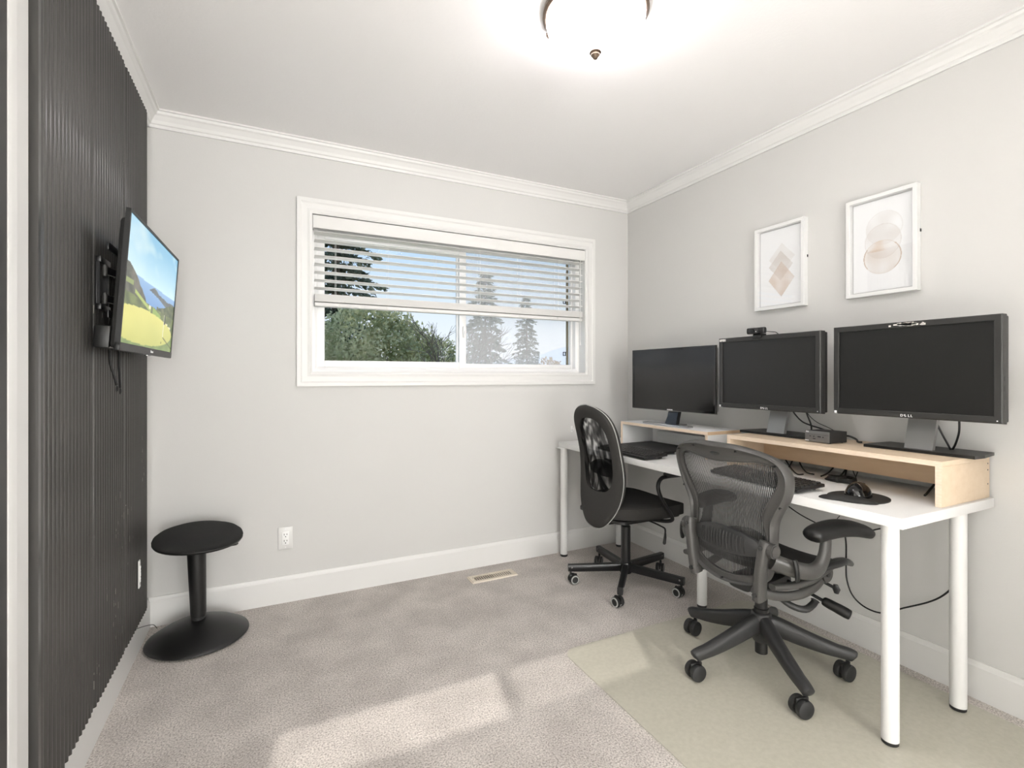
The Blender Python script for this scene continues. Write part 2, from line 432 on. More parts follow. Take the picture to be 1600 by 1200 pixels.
box(bm, XL - .12, XL, DY1, YB, 0, H); box(bm, XL - .12, XL, YN - .12, HY0, 0, H); box(bm, XL - .12, XL, HY1, DY0, 0, H); box(bm, XL - .12, XL, HY0, HY1, 2.40, H); box(bm, XL - .12, XL, DY0, DY1, DZ, H)
struct(obj('wall_left', bm, 'wall', smooth=0))
bm = bmesh.new()                                       # wall behind the camera, its wide opening added to let fill light in
OX0, OX1, OZ = -0.50, 1.75, 2.42
box(bm, XL, OX0, YN - .12, YN, 0, H); box(bm, OX1, XR, YN - .12, YN, 0, H); box(bm, OX0, OX1, YN - .12, YN, OZ, H)
struct(obj('wall_near', bm, 'wall', smooth=0))
bm = bmesh.new()  # walls of the unseen room added for bounce light
box(bm, NXL - .1, NXL, NYN, YN - .12, 0, H); box(bm, NXR, NXR + .1, NYN, YN - .12, 0, H); box(bm, NXL - .1, NXR + .1, NYN - .1, NYN, 0, H)
box(bm, NXL - .1, XL, YN - .12, HY0 - .12, 0, H); box(bm, XR, NXR + .1, YN - .12, YN, 0, H)
struct(obj('wall_bounce_room', bm, 'wall', smooth=0))
bm = bmesh.new()                                       # unseen hallway added on the left to bounce fill light in
box(bm, HXL, XL - .12, HY1 + .10, HY1 + .20, 0, H); box(bm, HXL, XL - .12, HY0 - .12, HY0 - .02, 0, H); box(bm, HXL - .1, HXL, HY0 - .12, HY1 + .20, 0, H)
struct(obj('wall_bounce_hallway', bm, 'wall', smooth=0))
struct(obj('floor', B(HXL, XL - .12, HY0 - .02, HY1 + .10, -0.06, 0.0), 'bouncefloor'))
struct(obj('ceiling', B(HXL, XL - .12, HY0 - .02, HY1 + .10, H, H + .06), 'ceiling'))

# baseboards
bp = [(0, 0), (.015, 0), (.015, .118), (.011, .125), (.0075, .137), (0, .137)]
struct(obj('baseboard_back', extrude_profile(bp, (XL, YB, 0), (XR, YB, 0), (0, -1, 0)), 'trim', smooth=0))
struct(obj('baseboard_right', extrude_profile(bp, (XR, YN, 0), (XR, YB, 0), (-1, 0, 0)), 'trim', smooth=0))
struct(obj('baseboard_left', extrude_profile(bp, (XL, DY1 + .108, 0), (XL, YB, 0), (1, 0, 0)), 'trim', smooth=0))
# crown moulding
cp = [(0, -.075), (.010, -.075), (.012, -.062), (.018, -.058), (.024, -.045), (.038, -.026), (.046, -.020), (.050, -.010), (.058, -.008), (.058, 0), (0, 0)]
struct(obj('trim_1', extrude_profile(cp, (XL, YB, H), (XR, YB, H), (0, -1, 0)), 'trim', smooth=0))
struct(obj('trim_2', extrude_profile(cp, (XR, YN, H), (XR, YB, H), (-1, 0, 0)), 'trim', smooth=0))
struct(obj('trim_3', extrude_profile(cp, (XL, YN, H), (XL, YB, H), (1, 0, 0)), 'trim', smooth=0))

# door in the left wall: white casing and jamb, dark slab
door = struct(bpy.data.objects.new('door_1', None)); C.objects.link(door); door.location = (XL, (DY0 + DY1) / 2, 0)
door['label'] = 'white door casing with dark door edge at left edge of photo'
def dl(bm): return xform(bm, Matrix.Translation((-XL, -(DY0 + DY1) / 2, 0)))
for s in 'rtl':
    bm = bmesh.new()
    ring_side(bm, (DY0 + .012, DY1 - .012, 0, DZ - .012), [(0, 0), (0, .0255), (.012, .0265), (.034, .027), (.038, .0245), (.108, .021), (.125, .012), (.125, 0)], s, lambda u, v, d: V((XL + d, u, v)))
    obj('casing', dl(bm), 'trim', door, smooth=0)
bm = bmesh.new(); box(bm, XL - .12, XL, DY1 - .014, DY1, 0, DZ); box(bm, XL - .12, XL, DY0, DY0 + .014, 0, DZ); box(bm, XL - .12, XL, DY0, DY1, DZ - .014, DZ)
obj('jamb', dl(bm), 'trim', door, smooth=0)
slab = obj('slab', dl(B(XL - .03, XL + .0245, DY0 + .018, DY1 - .016, .012, DZ - .016, bev=.002)), 'blacktrim', door)
bm = bmesh.new(); lathe(bm, [(0, 0), (.028, 0), (.028, .006), (.012, .012), (.011, .04), (.024, .05), (.027, .062), (.018, .072), (0, .074)], 20, axes((0, 1, 0), (0, 0, 1), (1, 0, 0), (XL + .0245, DY0 + .08, .95)))
obj('knob', dl(bm), 'silver', slab)

# ------------------------------------------------------------------ window
win = struct(bpy.data.objects.new('window_1', None)); C.objects.link(win)
win['label'] = 'white sliding window with two panes and moulded casing in far wall'
win.location = ((WX0 + WX1) / 2, YB, WZ0)
WI = Matrix.Translation(-win.location)
def wl_(bm): return xform(bm, WI)
for s in 'brtl':                                       # casing on the wall
    bm = bmesh.new()
    ring_side(bm, (WX0, WX1, WZ0, WZ1), [(-.006, 0), (-.006, .011), (.004, .015), (.016, .012), (.042, .013), (.050, .019), (.068, .019), (.068, 0)], s, lambda u, v, d: V((u, YB - d, v)))
    obj('casing', wl_(bm), 'trim', win, smooth=0)
for s in 'brtl':                                       # jamb liner boards
    bm = bmesh.new()
    ring_side(bm, (WX0 + .010, WX1 - .010, WZ0 + .010, WZ1 - .010), [(0, -.006), (0, .085), (.012, .085), (.012, -.006)], s, lambda u, v, d: V((u, YB + d, v)))
    obj('jamb', wl_(bm), 'trim', win, smooth=0)
bm = bmesh.new()                                       # outer vinyl frame
ring(bm, (WX0 + .040, WX1 - .034, WZ0 + .036, WZ1 - .036), [(0, .150), (0, .078), (.008, .074), (.014, .070), (.040, .070), (.040, .150)], lambda u, v, d: V((u, YB + d, v)))
obj('window_frame', wl_(bm), 'vinyl', win, smooth=0)
def sash(u0, u1, y0, y1, wl, wr, name, wz=.038, wt=.08):
    s = bmesh.new(); z0, z1 = WZ0 + .036, WZ1 - .036
    box(s, u0, u0 + wl, y0, y1, z0, z1, .003); box(s, u1 - wr, u1, y0, y1, z0, z1, .003)
    box(s, u0 + wl, u1 - wr, y0, y1, z0, z0 + wz, .003); box(s, u0 + wl, u1 - wr, y0, y1, z1 - wt, z1, .003)
    so = obj('sash', wl_(s), 'vinyl', win, smooth=30)
    p = obj('pane', wl_(B(u0 + wl - .004, u1 - wr + .004, (y0 + y1) / 2 - .002, (y0 + y1) / 2 + .002, z0 + wz - .004, z1 - wt + .004)), 'glass', so, smooth=0)
    p['label'] = 'clear glass pane'
    return so
XM = 1.092
sl = sash(WX0 + .040, XM + .036, YB + .086, YB + .112, .040, .046, 'left')
sr = sash(XM - .018, WX1 - .034, YB + .114, YB + .138, .052, .016, 'right', .030, .052)
bm = bmesh.new(); box(bm, XM + .010, XM + .030, YB + .066, YB + .086, 1.43, 1.50, .004); box(bm, XM + .014, XM + .026, YB + .056, YB + .068, 1.45, 1.475, .003)
obj('latch', wl_(bm), 'vinyl', sl)
# insect screen outside the right half, in an olive frame with two clips
scr = obj('insect_screen', wl_(B(XM + .03, WX1 - .06, YB + .1455, YB + .1462, WZ0 + .06, WZ1 - .06)), 'insectscreen', win, smooth=0)
scr['label'] = 'hazy insect screen over the right pane'
bm = bmesh.new()
ring(bm, (XM + .03, WX1 - .068, WZ0 + .060, WZ1 - .060), [(0, .142), (0, .149), (.018, .149), (.018, .142)], lambda u, v, d: V((u, YB + d, v)))
sf = obj('screen_frame', wl_(bm), 'screenframe', scr, smooth=0)
for z in (1.345, 1.715):
    bm = bmesh.new(); ring(bm, (WX1 - .094, WX1 - .080, z - .010, z + .010), [(0, .136), (0, .141), (.004, .141), (.004, .136)], lambda u, v, d: V((u, YB + d, v)))
    obj('clip', wl_(bm), 'blackplastic', scr, smooth=0)

# ------------------------------------------------------------------ blind
bl = thing('window_blind', 'white horizontal slat blind pulled half way up in window', 'blind', ((WX0 + WX1) / 2, YB, 1.566))
BI = Matrix.Translation(-V(bl.location))
bx0, bx1 = WX0 + .016, WX1 - .018
def blp(name, bm, m='blind', parent=bl, smooth=30): return obj(name, xform(bm, BI), m, parent, smooth)
bm = bmesh.new()
prof = [(-.012, 1.984), (-.014, 1.988), (-.014, 2.042), (-.010, 2.052), (-.004, 2.052), (-.004, 1.984)]
A = [bm.verts.new((bx0 - .004, YB + d, z)) for d, z in prof]; Bv = [bm.verts.new((bx1 + .004, YB + d, z)) for d, z in prof]
for i in range(len(prof)): bm.faces.new((A[i], A[(i + 1) % 6], Bv[(i + 1) % 6], Bv[i]))
bm.faces.new(A); bm.faces.new(Bv)
box(bm, bx0 - .004, bx0 + .002, YB - .012, YB + .045, 1.984, 2.052); box(bm, bx1 - .002, bx1 + .004, YB - .012, YB + .045, 1.984, 2.052)
blp('valance', bm)
blp('head_rail', B(bx0 + .006, bx1 - .006, YB - .002, YB + .05, 2.005, 2.055))
def slat_mesh(tilt):
    bm = bmesh.new(); L0, L1 = bx0 + .006, bx1 - .006; w = .025; t = .0014
    row0, row1 = [], []
    for k in range(7):
        a = -1 + 2 * k / 6; y = a * w; z = .0016 * (1 - a * a)
        row0.append((y, z + t)); row1.append((y, z - t))
    pr = row0 + row1[::-1]
    A = [bm.verts.new((L0, y, z)) for y, z in pr]; Bv = [bm.verts.new((L1, y, z)) for y, z in pr]; n = len(pr)
    for i in range(n): bm.faces.new((A[i], A[(i + 1) % n], Bv[(i + 1) % n], Bv[i]))
    bm.faces.new(A); bm.faces.new(Bv)
    bmesh.ops.transform(bm, matrix=Matrix.Rotation(tilt, 4, 'X'), verts=bm.verts)
    bmesh.ops.recalc_face_normals(bm, faces=bm.faces)
    me = bpy.data.meshes.new('slat'); bm.to_mesh(me); bm.free(); me.shade_smooth(); me.set_sharp_from_angle(angle=.6); me.materials.append(MATS['blind'])
    return me
sm = slat_mesh(math.radians(-7))
SY = YB + .028
zs = [1.968 - .0432 * k for k in range(8)] + [1.628 - .0034 * k for k in range(12)]
for k, z in enumerate(zs):
    link('slat', sm, bl, loc=(-bl.location.x, SY - YB, z - 1.566))
blp('bottom_rail', B(bx0 + .006, bx1 - .006, SY - .025, SY + .025, 1.566, 1.586, .003))
for x in (.335, .62, .905, 1.19, 1.475, 1.76):
    for dy in (-.024, .024):
        bm = bmesh.new(); cyl(bm, (x, SY + dy, 1.575), (x, SY + dy, 2.01), .0007, seg=5); blp('ladder_cord', bm)
    bm = bmesh.new(); box(bm, x - .011, x + .011, SY - .0275, SY - .0245, 1.568, 1.584, .001); blp('cord_clip', bm)
bm = bmesh.new(); cyl(bm, (1.93, YB - .006, 1.42), (1.93, YB - .006, 2.0), .0022, seg=8); cyl(bm, (1.93, YB - .006, 1.40), (1.93, YB - .006, 1.42), .004, .003, seg=8)
blp('tilt_wand', bm)

# ================================================================== FLUTED PANEL ON THE LEFT WALL
PY0, PY1, PZ0, PZ1, PXF = 1.537, 2.765, 0.140, 2.375, -0.487
pan = thing('fluted_wall_panel', 'black fluted panel of vertical half-round ribs covering left wall', 'wall panel', (XL, (PY0 + PY1) / 2, PZ0))
def pl(bm): return xform(bm, Matrix.Translation(-V(pan.location)))
obj('backing', pl(B(XL + .0005, PXF - .0135, PY0, PY1, PZ0, PZ1)), 'panel', pan, smooth=0)
bm = bmesh.new(); prism(bm, [(XL + .001, PY0 - .004), (PXF + .004, PY0 - .004), (PXF + .004, PY0 + .010), (PXF - .006, PY0 + .018), (PXF - .010, PY0 + .034), (PXF - .004, PY0 + .046), (PXF - .004, PY0 + .054), (XL + .001, PY0 + .054)], PZ0, PZ1)
obj('edge_strip', pl(bm), 'panel', pan, smooth=50)
npitch = .0276; nrib = int((PY1 - PY0 - .054) / npitch)
bm = bmesh.new(); pr = []
for k in range(9):
    a = PI * k / 8; pr.append((PXF - .0135 + .0135 * math.sin(a), -.0092 * math.cos(a)))
prism(bm, pr, 0, PZ1 - PZ0); bmesh.ops.recalc_face_normals(bm, faces=bm.faces)
rm = bpy.data.meshes.new('rib'); bm.to_mesh(rm); bm.free(); rm.shade_smooth(); rm.set_sharp_from_angle(angle=.8); rm.materials.append(MATS['panel'])
random.seed(4)
for k in range(nrib):
    y = PY0 + .054 + npitch * (k + .5)
    link('rib', rm, pan, loc=(-XL - (0.003 if k % 14 == 13 else 0), y - pan.location.y, 0))
# scuffs: small worn flecks on the ribs
bm = bmesh.new()
for cy_, cz, n_, sy, sz in ((2.30, .62, 16, .09, .10), (2.20, .35, 12, .05, .07), (2.62, .78, 7, .03, .04), (2.02, 1.52, 6, .06, .10), (1.98, .27, 6, .03, .05), (2.45, 1.95, 3, .1, .2)):
    for q in range(n_):
        k = round((random.gauss(cy_, sy) - PY0 - .054) / npitch - .5); k = max(0, min(nrib - 1, k))
        y = PY0 + .054 + npitch * (k + .5) + random.uniform(-.003, .003); z = random.gauss(cz, sz); hh = random.uniform(.003, .028)
        box(bm, PXF - .002, PXF + .0004, y - .0005, y + .0005, z - hh / 2, z + hh / 2)
obj('scuff', pl(bm), 'scuff', pan, smooth=0)

# ================================================================== TELEVISION ON ITS MOUNT
def tvmount():
    # local frame: x out of the wall, y along the wall, z up
    t = thing('television_mount', 'black steel swing-arm television bracket on fluted panel', 'mount', (PXF + .0005, 2.02, 1.48))
    bm = bmesh.new(); box(bm, .0, .006, -.05, .05, -.072, .072, .002); box(bm, .004, .012, -.05, -.040, -.072, .072); box(bm, .004, .012, .040, .05, -.072, .072)
    box(bm, .001, .016, -.053, .053, -.084, -.066, .002); box(bm, .001, .016, -.053, .053, .066, .084, .002)
    obj('wall_plate', bm, 'blackmetal', t)
    for z in (.045, -.045):
        bm = bmesh.new(); sweep(bm, [(.014, -.012, z), (.040, .06, z)], (.005, .013), 8, up=(0, 0, 1), power=5); obj('arm', bm, 'blackmetal', t)
        bm = bmesh.new(); sweep(bm, [(.040, .06, z - .004), (.062, .16, z - .004)], (.005, .012), 8, up=(0, 0, 1), power=5); obj('arm', bm, 'blackmetal', t)
        bm = bmesh.new(); cyl(bm, (.040, .06, z - .022), (.040, .06, z + .020), .007, bev=.002); obj('pivot', bm, 'blackmetal', t)
        bm = bmesh.new(); cyl(bm, (.016, -.012, z - .018), (.016, -.012, z + .018), .007, bev=.002); obj('pivot', bm, 'graphite', t)
    bm = bmesh.new(); box(bm, .060, .065, .10, .23, -.06, .06, .002)
    obj('head_plate', bm, 'blackmetal', t)
    for yy in (.067, .267):
        bm = bmesh.new(); box(bm, .065, .071, yy - .014, yy + .014, -.12, .16, .002); box(bm, .054, .071, yy - .015, yy - .011, -.12, .16)
        obj('rail', bm, 'blackmetal', t)
    for zz in (-.105, .10):
        bm = bmesh.new(); box(bm, .050, .055, -.14, .28, zz - .012, zz + .012, .002); obj('cross_bar', bm, 'blackmetal', t)
    for yy, dz, bend in ((.035, -.325, .012), (.147, -.335, 0.0)):
        p = cr([(.046, yy, -.105), (.022, yy, -.16), (.018, yy, -.24), (.020 + bend * .5, yy + bend, -.29), (.022 + bend, yy + bend, dz)], 5)
        bm = bmesh.new(); sweep(bm, p, (.0045, .0042), 6, up=(1, 0, 0)); s = obj('release_strap', bm, 'cord', t)
        bm = bmesh.new(); e = V(p[-1]); n = 12
        sweep(bm, [e + V((0, .007 * math.sin(2 * PI * k / n), -.011 + .011 * math.cos(2 * PI * k / n))) for k in range(n)], .0018, 6, closed=True); obj('strap_loop', bm, 'cord', s)
    return t
tvmount()
TW, TH = .724, .425
NTc, FBc = V((-.368, 1.829, 0)), V((-.347, 2.545, 0))
tv = thing('television', 'flat television showing a golf green, on swing arm over fluted panel', 'television', (-.386, 2.187, 1.262))
yaw_tv = -math.atan2(FBc.x - NTc.x, FBc.y - NTc.y)
tv.rotation_euler = (0, math.radians(4.0), yaw_tv)
# local: x out of screen, y along width, z up
bm = bmesh.new(); ring(bm, (-TW / 2 + .008, TW / 2 - .008, .024, TH - .008), [(0, -.004), (0, .002), (.008, .002), (.008, -.011), (0, -.011)], lambda u, v, d: V((d, u, v)))
box(bm, -.011, .002, -TW / 2, TW / 2, 0, .0245, .001)
obj('bezel', bm, 'blackplastic', tv, smooth=30)
obj('back_shell', B(-.030, -.004, -TW / 2 + .022, TW / 2 - .022, .006, TH - .022, .012), 'blackmatte', tv)
bm = bmesh.new(); box(bm, -.068, -.028, -TW / 2 + .02, TW / 2 - .06, .004, .072, .006); obj('back_cover', bm, 'blackplastic', tv)
bm = bmesh.new(); box(bm, -.0315, -.028, -TW / 2 + .06, TW / 2 - .06, .09, TH - .05, .001); obj('back_bulge', bm, 'blackplastic', tv)
obj('chin', B(.0015, .0032, -TW / 2 + .002, TW / 2 - .002, .0015, .0235), 'bezel', tv, smooth=0)
def golf(s, t):
    def n(a, b, sc_): return noise.noise((a * sc_, b * sc_, 3.7))
    def mixc(a, b, f): f = max(0, min(1, f)); return tuple(p + (q - p) * f for p, q in zip(a, b))
    # sky
    c = mixc((.80, .90, .93), (.47, .70, .82), (t - .5) * 2.2)
    cl = .5 + .5 * n(s * 1.0 + t * .6, t * 2.2 - s * .5, 3.2) + .25 * n(s, t, 9)
    if t > .5: c = mixc(c, (.93, .94, .90), max(0, (cl - .52) * 2.4) * (0.35 + s * .65) * min(1, (t - .55) * 5))
    c = mixc(c, (.93, .96, .96), max(0, .35 - s) * .9)
    # sea
    sea_top = .575 - .02 * s
    if t < sea_top: c = mixc((.42, .58, .78), (.55, .70, .84), (t - .35) * 4)
    # headland at right
    head = .50 + .055 * math.exp(-((s - .52) / .12) ** 2) + .02 * n(s, 0, 9) - .02
    headb = .52 - .16 * (s - .38)
    if s > .36 and t < head + .02 and t > headb - .10 * max(0, s - .6): c = (.36 + .05 * n(s, t, 20), .39 + .05 * n(s, t, 20), .40)
    right = .40 + .10 * max(0, s - .62) / .38 + .012 * n(s, 5, 14)
    if s > .58 and t < right: c = mixc((.24, .29, .20), (.40, .43, .30), .5 + n(s, t, 22))
    # hill at left
    hill = .64 - 1.05 * max(0, s - .05) ** 1.25 + .02 * n(s, 9, 18)
    if s < .40 and t < hill: c = mixc((.25, .27, .24), (.43, .42, .38), .5 + .9 * n(s, t, 12) + .35 * n(s, t, 30))
    # fairway strips
    if t < .41 - .06 * s: c = mixc((.30, .35, .22), (.45, .50, .30), .5 + n(s, t, 16))
    if .16 < s < .46 and abs(t - (.44 - .34 * (s - .16))) < .016: c = (.66, .72, .40)
    if .50 < s < .68 and abs(t - (.34 - .3 * (s - .5))) < .045: c = (.56, .66, .33)
    if (abs(s - .44) < .02 and abs(t - .365) < .012) or (abs(s - .83) < .03 and abs(t - .27) < .014) or (abs(s - .91) < .03 and abs(t - .245) < .014): c = (.90, .87, .74)
    if s < .03 + .1 and abs(t - .49) < .02 and t < hill: c = (.55, .60, .38)
    # rough and putting green
    if t < .30 - .16 * s * s and s > .45: c = mixc((.30, .38, .19), (.47, .55, .29), .5 + n(s, t, 14))
    gx, gy = (s - .36) / .62, (t - .17) / .155
    if t < .24: c = mixc((.42, .50, .29), (.52, .60, .35), .5 + n(s, t, 10)) if t < .22 - .04 * s else c
    if gx * gx + gy * gy < 1: c = mixc((.70, .71, .38), (.84, .82, .47), .55 + .5 * (t - .1) / .2 - .2 * gx + .15 * n(s, t, 6))
    # flag, pole and shadow
    if abs(s - .765 - .02 * (t - .15)) < .007 and .135 < t < .36: c = (.86, .86, .74)
    if abs(s - .785) < .016 and .265 < t < .375 - abs(s - .785) * 2: c = (.20, .22, .20)
    if s > .765 and abs(t - (.132 - .40 * (s - .765))) < .007: c = (.33, .36, .22)
    if (s - .735) ** 2 + (t - .075) ** 2 < .00012: c = (.45, .47, .2)
    return tuple(max(0, min(1, x)) for x in c)
sw, sh = TW - .018, TH - .034
pic = picture_grid('screen_picture', sw, sh, 220, 130, golf, 'tvpicture', tv, lambda u, v: V((-.0005, sw / 2 - u, v + .025)))
# seen from the room the picture's left is the near (camera) end, which is local -y
for v_ in pic.data.vertices: v_.co.y = -v_.co.y
text_mesh('logo', 'Hisense', .012, 'logo', tv, axes((0, 1, 0), (0, 0, 1), (1, 0, 0), (.0036, .02, .0125)))
bm = bmesh.new(); box(bm, -.012, -.002, -.01, .03, -.004, .001, .001); obj('infrared_window', bm, 'silver', tv)

# ================================================================== STOOL
st = thing('active_stool', 'black round wobble stool with tilted padded seat and domed base in corner', 'stool', (-.283, 2.648, 0), 0)
bm = bmesh.new(); lathe(bm, [(0, .004), (.15, .002), (.196, .006), (.203, .012), (.200, .018), (.188, .026), (.16, .043), (.125, .060), (.09, .073), (.06, .081), (.035, .086), (0, .087)], 56)
obj('base', bm, 'blackplastic', st, smooth=40)
lean = Matrix.Translation((0, 0, .078)) @ Matrix.Rotation(math.radians(-1.5), 4, 'Y')
bm = bmesh.new(); lathe(bm, [(.026, 0), (.026, .05), (0, .05)], 28, lean); obj('inner_tube', bm, 'blackmetal', st)
bm = bmesh.new(); lathe(bm, [(.027, .022), (.031, .024), (.035, .2), (.038, .342), (0, .342)], 28, lean); obj('outer_tube', bm, 'blackplastic', st)
bm = bmesh.new(); lathe(bm, [(.026, .010), (.0295, .011), (.0295, .022), (.026, .023)], 28, lean); obj('collar', bm, 'rubber', st)
stm = Matrix.Translation((0, 0, .415)) @ Matrix.Rotation(math.radians(3.5), 4, V((.7, .7, 0)))
bm = bmesh.new(); lathe(bm, [(0, 0), (.07, 0), (.14, .012), (.171, .022), (.176, .030), (.172, .036), (0, .036)], 48, stm); obj('seat_shell', bm, 'blackplastic', st)
bm = bmesh.new(); lathe(bm, [(0, .03), (.174, .032), (.1765, .040), (.172, .052), (.155, .066), (.12, .079), (.07, .087), (0, .089)], 48, stm); obj('cushion', bm, 'stoolfabric', st, smooth=60)
bm = bmesh.new(); sweep(bm, [(.10, -.02, .415), (.13, -.03, .412), (.155, -.04, .414)], [(.016, .004), (.02, .005), (.012, .004)], 10, up=(0, 0, 1), power=3); obj('height_lever', bm, 'blackplastic', st)

# ================================================================== POWER OUTLETS
def outlet(loc, rz, label):
    o = thing('power_outlet', label, 'power outlet', loc, rz)     # local: -y out of the wall
    obj('cover_plate', B(-.036, .036, -.006, -.0004, -.058, .058, .003), 'outlet', o)
    bm = bmesh.new(); box(bm, -.0168, .0168, -.0085, -.004, -.034, .034, .0015); r = obj('receptacle', bm, 'white', o)
    for zc in (.0165, -.0165):
        for x, hh in ((-.0065, .0045), (.0065, .0036)):
            obj('slot', B(x - .0013, x + .0013, -.0089, -.0080, zc + .004 - hh, zc + .004 + hh), 'dark', r, smooth=0)
        bm = bmesh.new(); cyl(bm, (0, -.0089, zc - .008), (0, -.0080, zc - .008), .0027, seg=10); obj('ground_hole', bm, 'dark', r)
    for z in (-.048, .048):
        bm = bmesh.new(); cyl(bm, (0, -.0072, z), (0, -.005, z), .003, seg=10); obj('screw', bm, 'white', o)
    return o
outlet((.082, YB, .335), 0, 'white duplex power outlet low on the far wall')
outlet((PXF + .001, 2.545, .36), PI / 2, 'white power outlet set into the black fluted panel').scale = (.3, 1, 1)
# small white fitting on the far wall beside the swivel chair
fx = .0
c = ray(893, 670); q = V((0, 0, CAM_H)) + c * (YB / c.y)
cl = thing('wall_hook', 'tiny white wall hook above the far end of desk', 'hook', q)
bm = bmesh.new(); box(bm, -.008, .008, -.006, -.0004, -.022, .022, .003); obj('plate', bm, 'white', cl)
bm = bmesh.new(); sweep(bm, cr([(0, -.004, -.006), (0, -.016, -.010), (0, -.022, -.002), (0, -.020, .008)], 5), .004, 8); obj('peg', bm, 'white', cl)

# loose wire end by the fluted panel's foot
p = [onx(u, v, -.486) for u, v in ((212, 983), (217, 980), (224, 979), (228, 981))]
bm = bmesh.new(); sweep(bm, cr([p[0] - V((.006, 0, 0)), p[0], p[1] + V((.02, 0, 0)), p[2] + V((.035, 0, 0)), p[3] + V((.04, 0, -.01))], 5), .0014, 6)
tag(obj('loose_wire', bm, 'cord'), 'short thin black wire sticking out under fluted panel near stool', 'wire')

# ================================================================== FLOOR VENT
vt = thing('floor_vent', 'cream metal floor register in the carpet under the window', 'floor vent', (1.192, 2.688, 0))
VW, VD = .292, .096
bm = bmesh.new(); ring(bm, (-VW / 2 + .026, VW / 2 - .026, -VD / 2 + .020, VD / 2 - .020), [(0, .0), (0, .008), (.004, .009), (.018, .008), (.026 if False else .020, .002), (.020, .0)], lambda u, v, d: V((u, v, d)))
box(bm, -VW / 2, -VW / 2 + .008, -VD / 2, VD / 2, 0, .0045, .001); box(bm, VW / 2 - .008, VW / 2, -VD / 2, VD / 2, 0, .0045, .001)
obj('frame', bm, 'ventmetal', vt, smooth=0)
obj('duct', B(-VW / 2 + .024, VW / 2 - .024, -VD / 2 + .018, VD / 2 - .018, .0003, .0015), 'dark', vt, smooth=0)
for k in range(18):
    x = -VW / 2 + .030 + (VW - .060) * k / 17
    ang = math.radians(75 if k < 9 else 28)
    bm = bmesh.new(); box(bm, -.0062, .0062, -VD / 2 + .020, VD / 2 - .020, -.0007, .0007)
    xform(bm, Matrix.Translation((x, 0, .0062)) @ Matrix.Rotation(-ang if k < 9 else ang * .6, 4, 'Y') @ Matrix.Diagonal((.55 if k < 9 else 1, 1, 1, 1)))
    obj('louvre', bm, 'ventmetal', vt, smooth=0)
bm = bmesh.new(); sweep(bm, [(-VW / 2 + .018, -.01, .007), (-VW / 2 + .018, -.01, .016)], (.002, .006), 8); obj('damper_lever', bm, 'ventmetal', vt)

# ================================================================== CEILING LIGHT
cl = thing('ceiling_light', 'round flush ceiling light with frosted glass bowl and bronze finial', 'ceiling light', (1.005, 1.40, H))
bm = bmesh.new(); lathe(bm, [(0, 0), (.165, 0), (.178, -.008), (.180, -.022), (.172, -.030), (0, -.030)], 48); obj('rim', bm, 'bronze', cl)
bm = bmesh.new(); prof = [(.168, -.028)] + [(.168 * math.cos(a), -.034 - .112 * math.sin(a)) for a in [k * PI / 2 / 12 for k in range(0, 12)]] + [(0, -.146)]
lathe(bm, prof, 56); obj('glass_bowl', bm, 'lampglass', cl, smooth=60)
bm = bmesh.new(); lathe(bm, [(0, -.138), (.019, -.141), (.021, -.149), (.015, -.152), (.016, -.158), (.011, -.162), (.008, -.169), (0, -.171)], 24); obj('finial', bm, 'bronze', cl, smooth=60)
for k in range(3):
    a = 2 * PI * k / 3 + 2.2
    bm = bmesh.new(); box(bm, .160, .180, -.010, .010, -.040, -.026, .002); xform(bm, Matrix.Rotation(a, 4, 'Z')); obj('bracket', bm, 'bronze', cl)

# ================================================================== DESK
DX0, DX1, DY_0, DY_1, DZT = 1.735, 2.332, .834, 2.834, .75
desk = thing('desk', 'long white desk with round white legs along the right wall', 'desk', ((DX0 + DX1) / 2, (DY_0 + DY_1) / 2, 0))
DI = Matrix.Translation(-V(desk.location))
obj('tabletop', xform(B(DX0, DX1, DY_0, DY_1, DZT - .034, DZT, .0015), DI), 'deskwhite', desk)
for x, y in ((1.752, 2.79), (2.20, 2.78), (1.80, .90), (2.20, .885), (2.0, 1.86)):
    bm = bmesh.new(); cyl(bm, (x, y, .016), (x, y, DZT - .034), .0245, seg=28); lg = obj('leg', xform(bm, DI), 'legwhite', desk)
    z0 = .0037 if 1.13 < x < 2.28 and y < 1.82 else .0005
    bm = bmesh.new(); cyl(bm, (x, y, z0), (x, y, .017), .0235, .024, seg=24, bev=.002); obj('foot', xform(bm, DI), 'rubber', lg)
    bm = bmesh.new(); box(bm, x - .045, x + .045, y - .03, y + .03, DZT - .037, DZT - .0335, .001); obj('mounting_plate', xform(bm, DI), 'white', lg)

# ================================================================== MONITOR RISERS
RT = .903
r2 = thing('monitor_riser', 'birch plywood monitor riser carrying the two large black monitors', 'monitor riser', (1.995, 1.27, DZT))
def loc_of(o): return Matrix.Translation(-V(o.location))
M2 = loc_of(r2)
RX0, RX1, RY0, RY1, RB = 1.995, 2.328, .846, 1.70, .018
obj('top_board', xform(B(RX0, RX1, RY0, RY1, RT - RB, RT, .0008), M2), 'birch', r2)
obj('front_edge', xform(B(RX0 - .0009, RX0 + .0002, RY0, RY1, RT - RB, RT), M2), 'birchedge', r2, smooth=0)
for y0, y1 in ((RY0, RY0 + RB), (RY1 - RB, RY1)):
    sb = obj('side_board', xform(B(RX0, RX1, y0, y1, DZT + .0004, RT - RB, .0008), M2), 'birch', r2)
    obj('board_edge', xform(B(RX0 - .0009, RX0 + .0002, y0, y1, DZT + .0004, RT - RB), M2), 'birchedge', sb, smooth=0)
obj('back_board', xform(B(2.235, 2.253, RY0 + RB, RY1 - RB, .783, RT - RB, .0006), M2), 'birchwarm', r2)
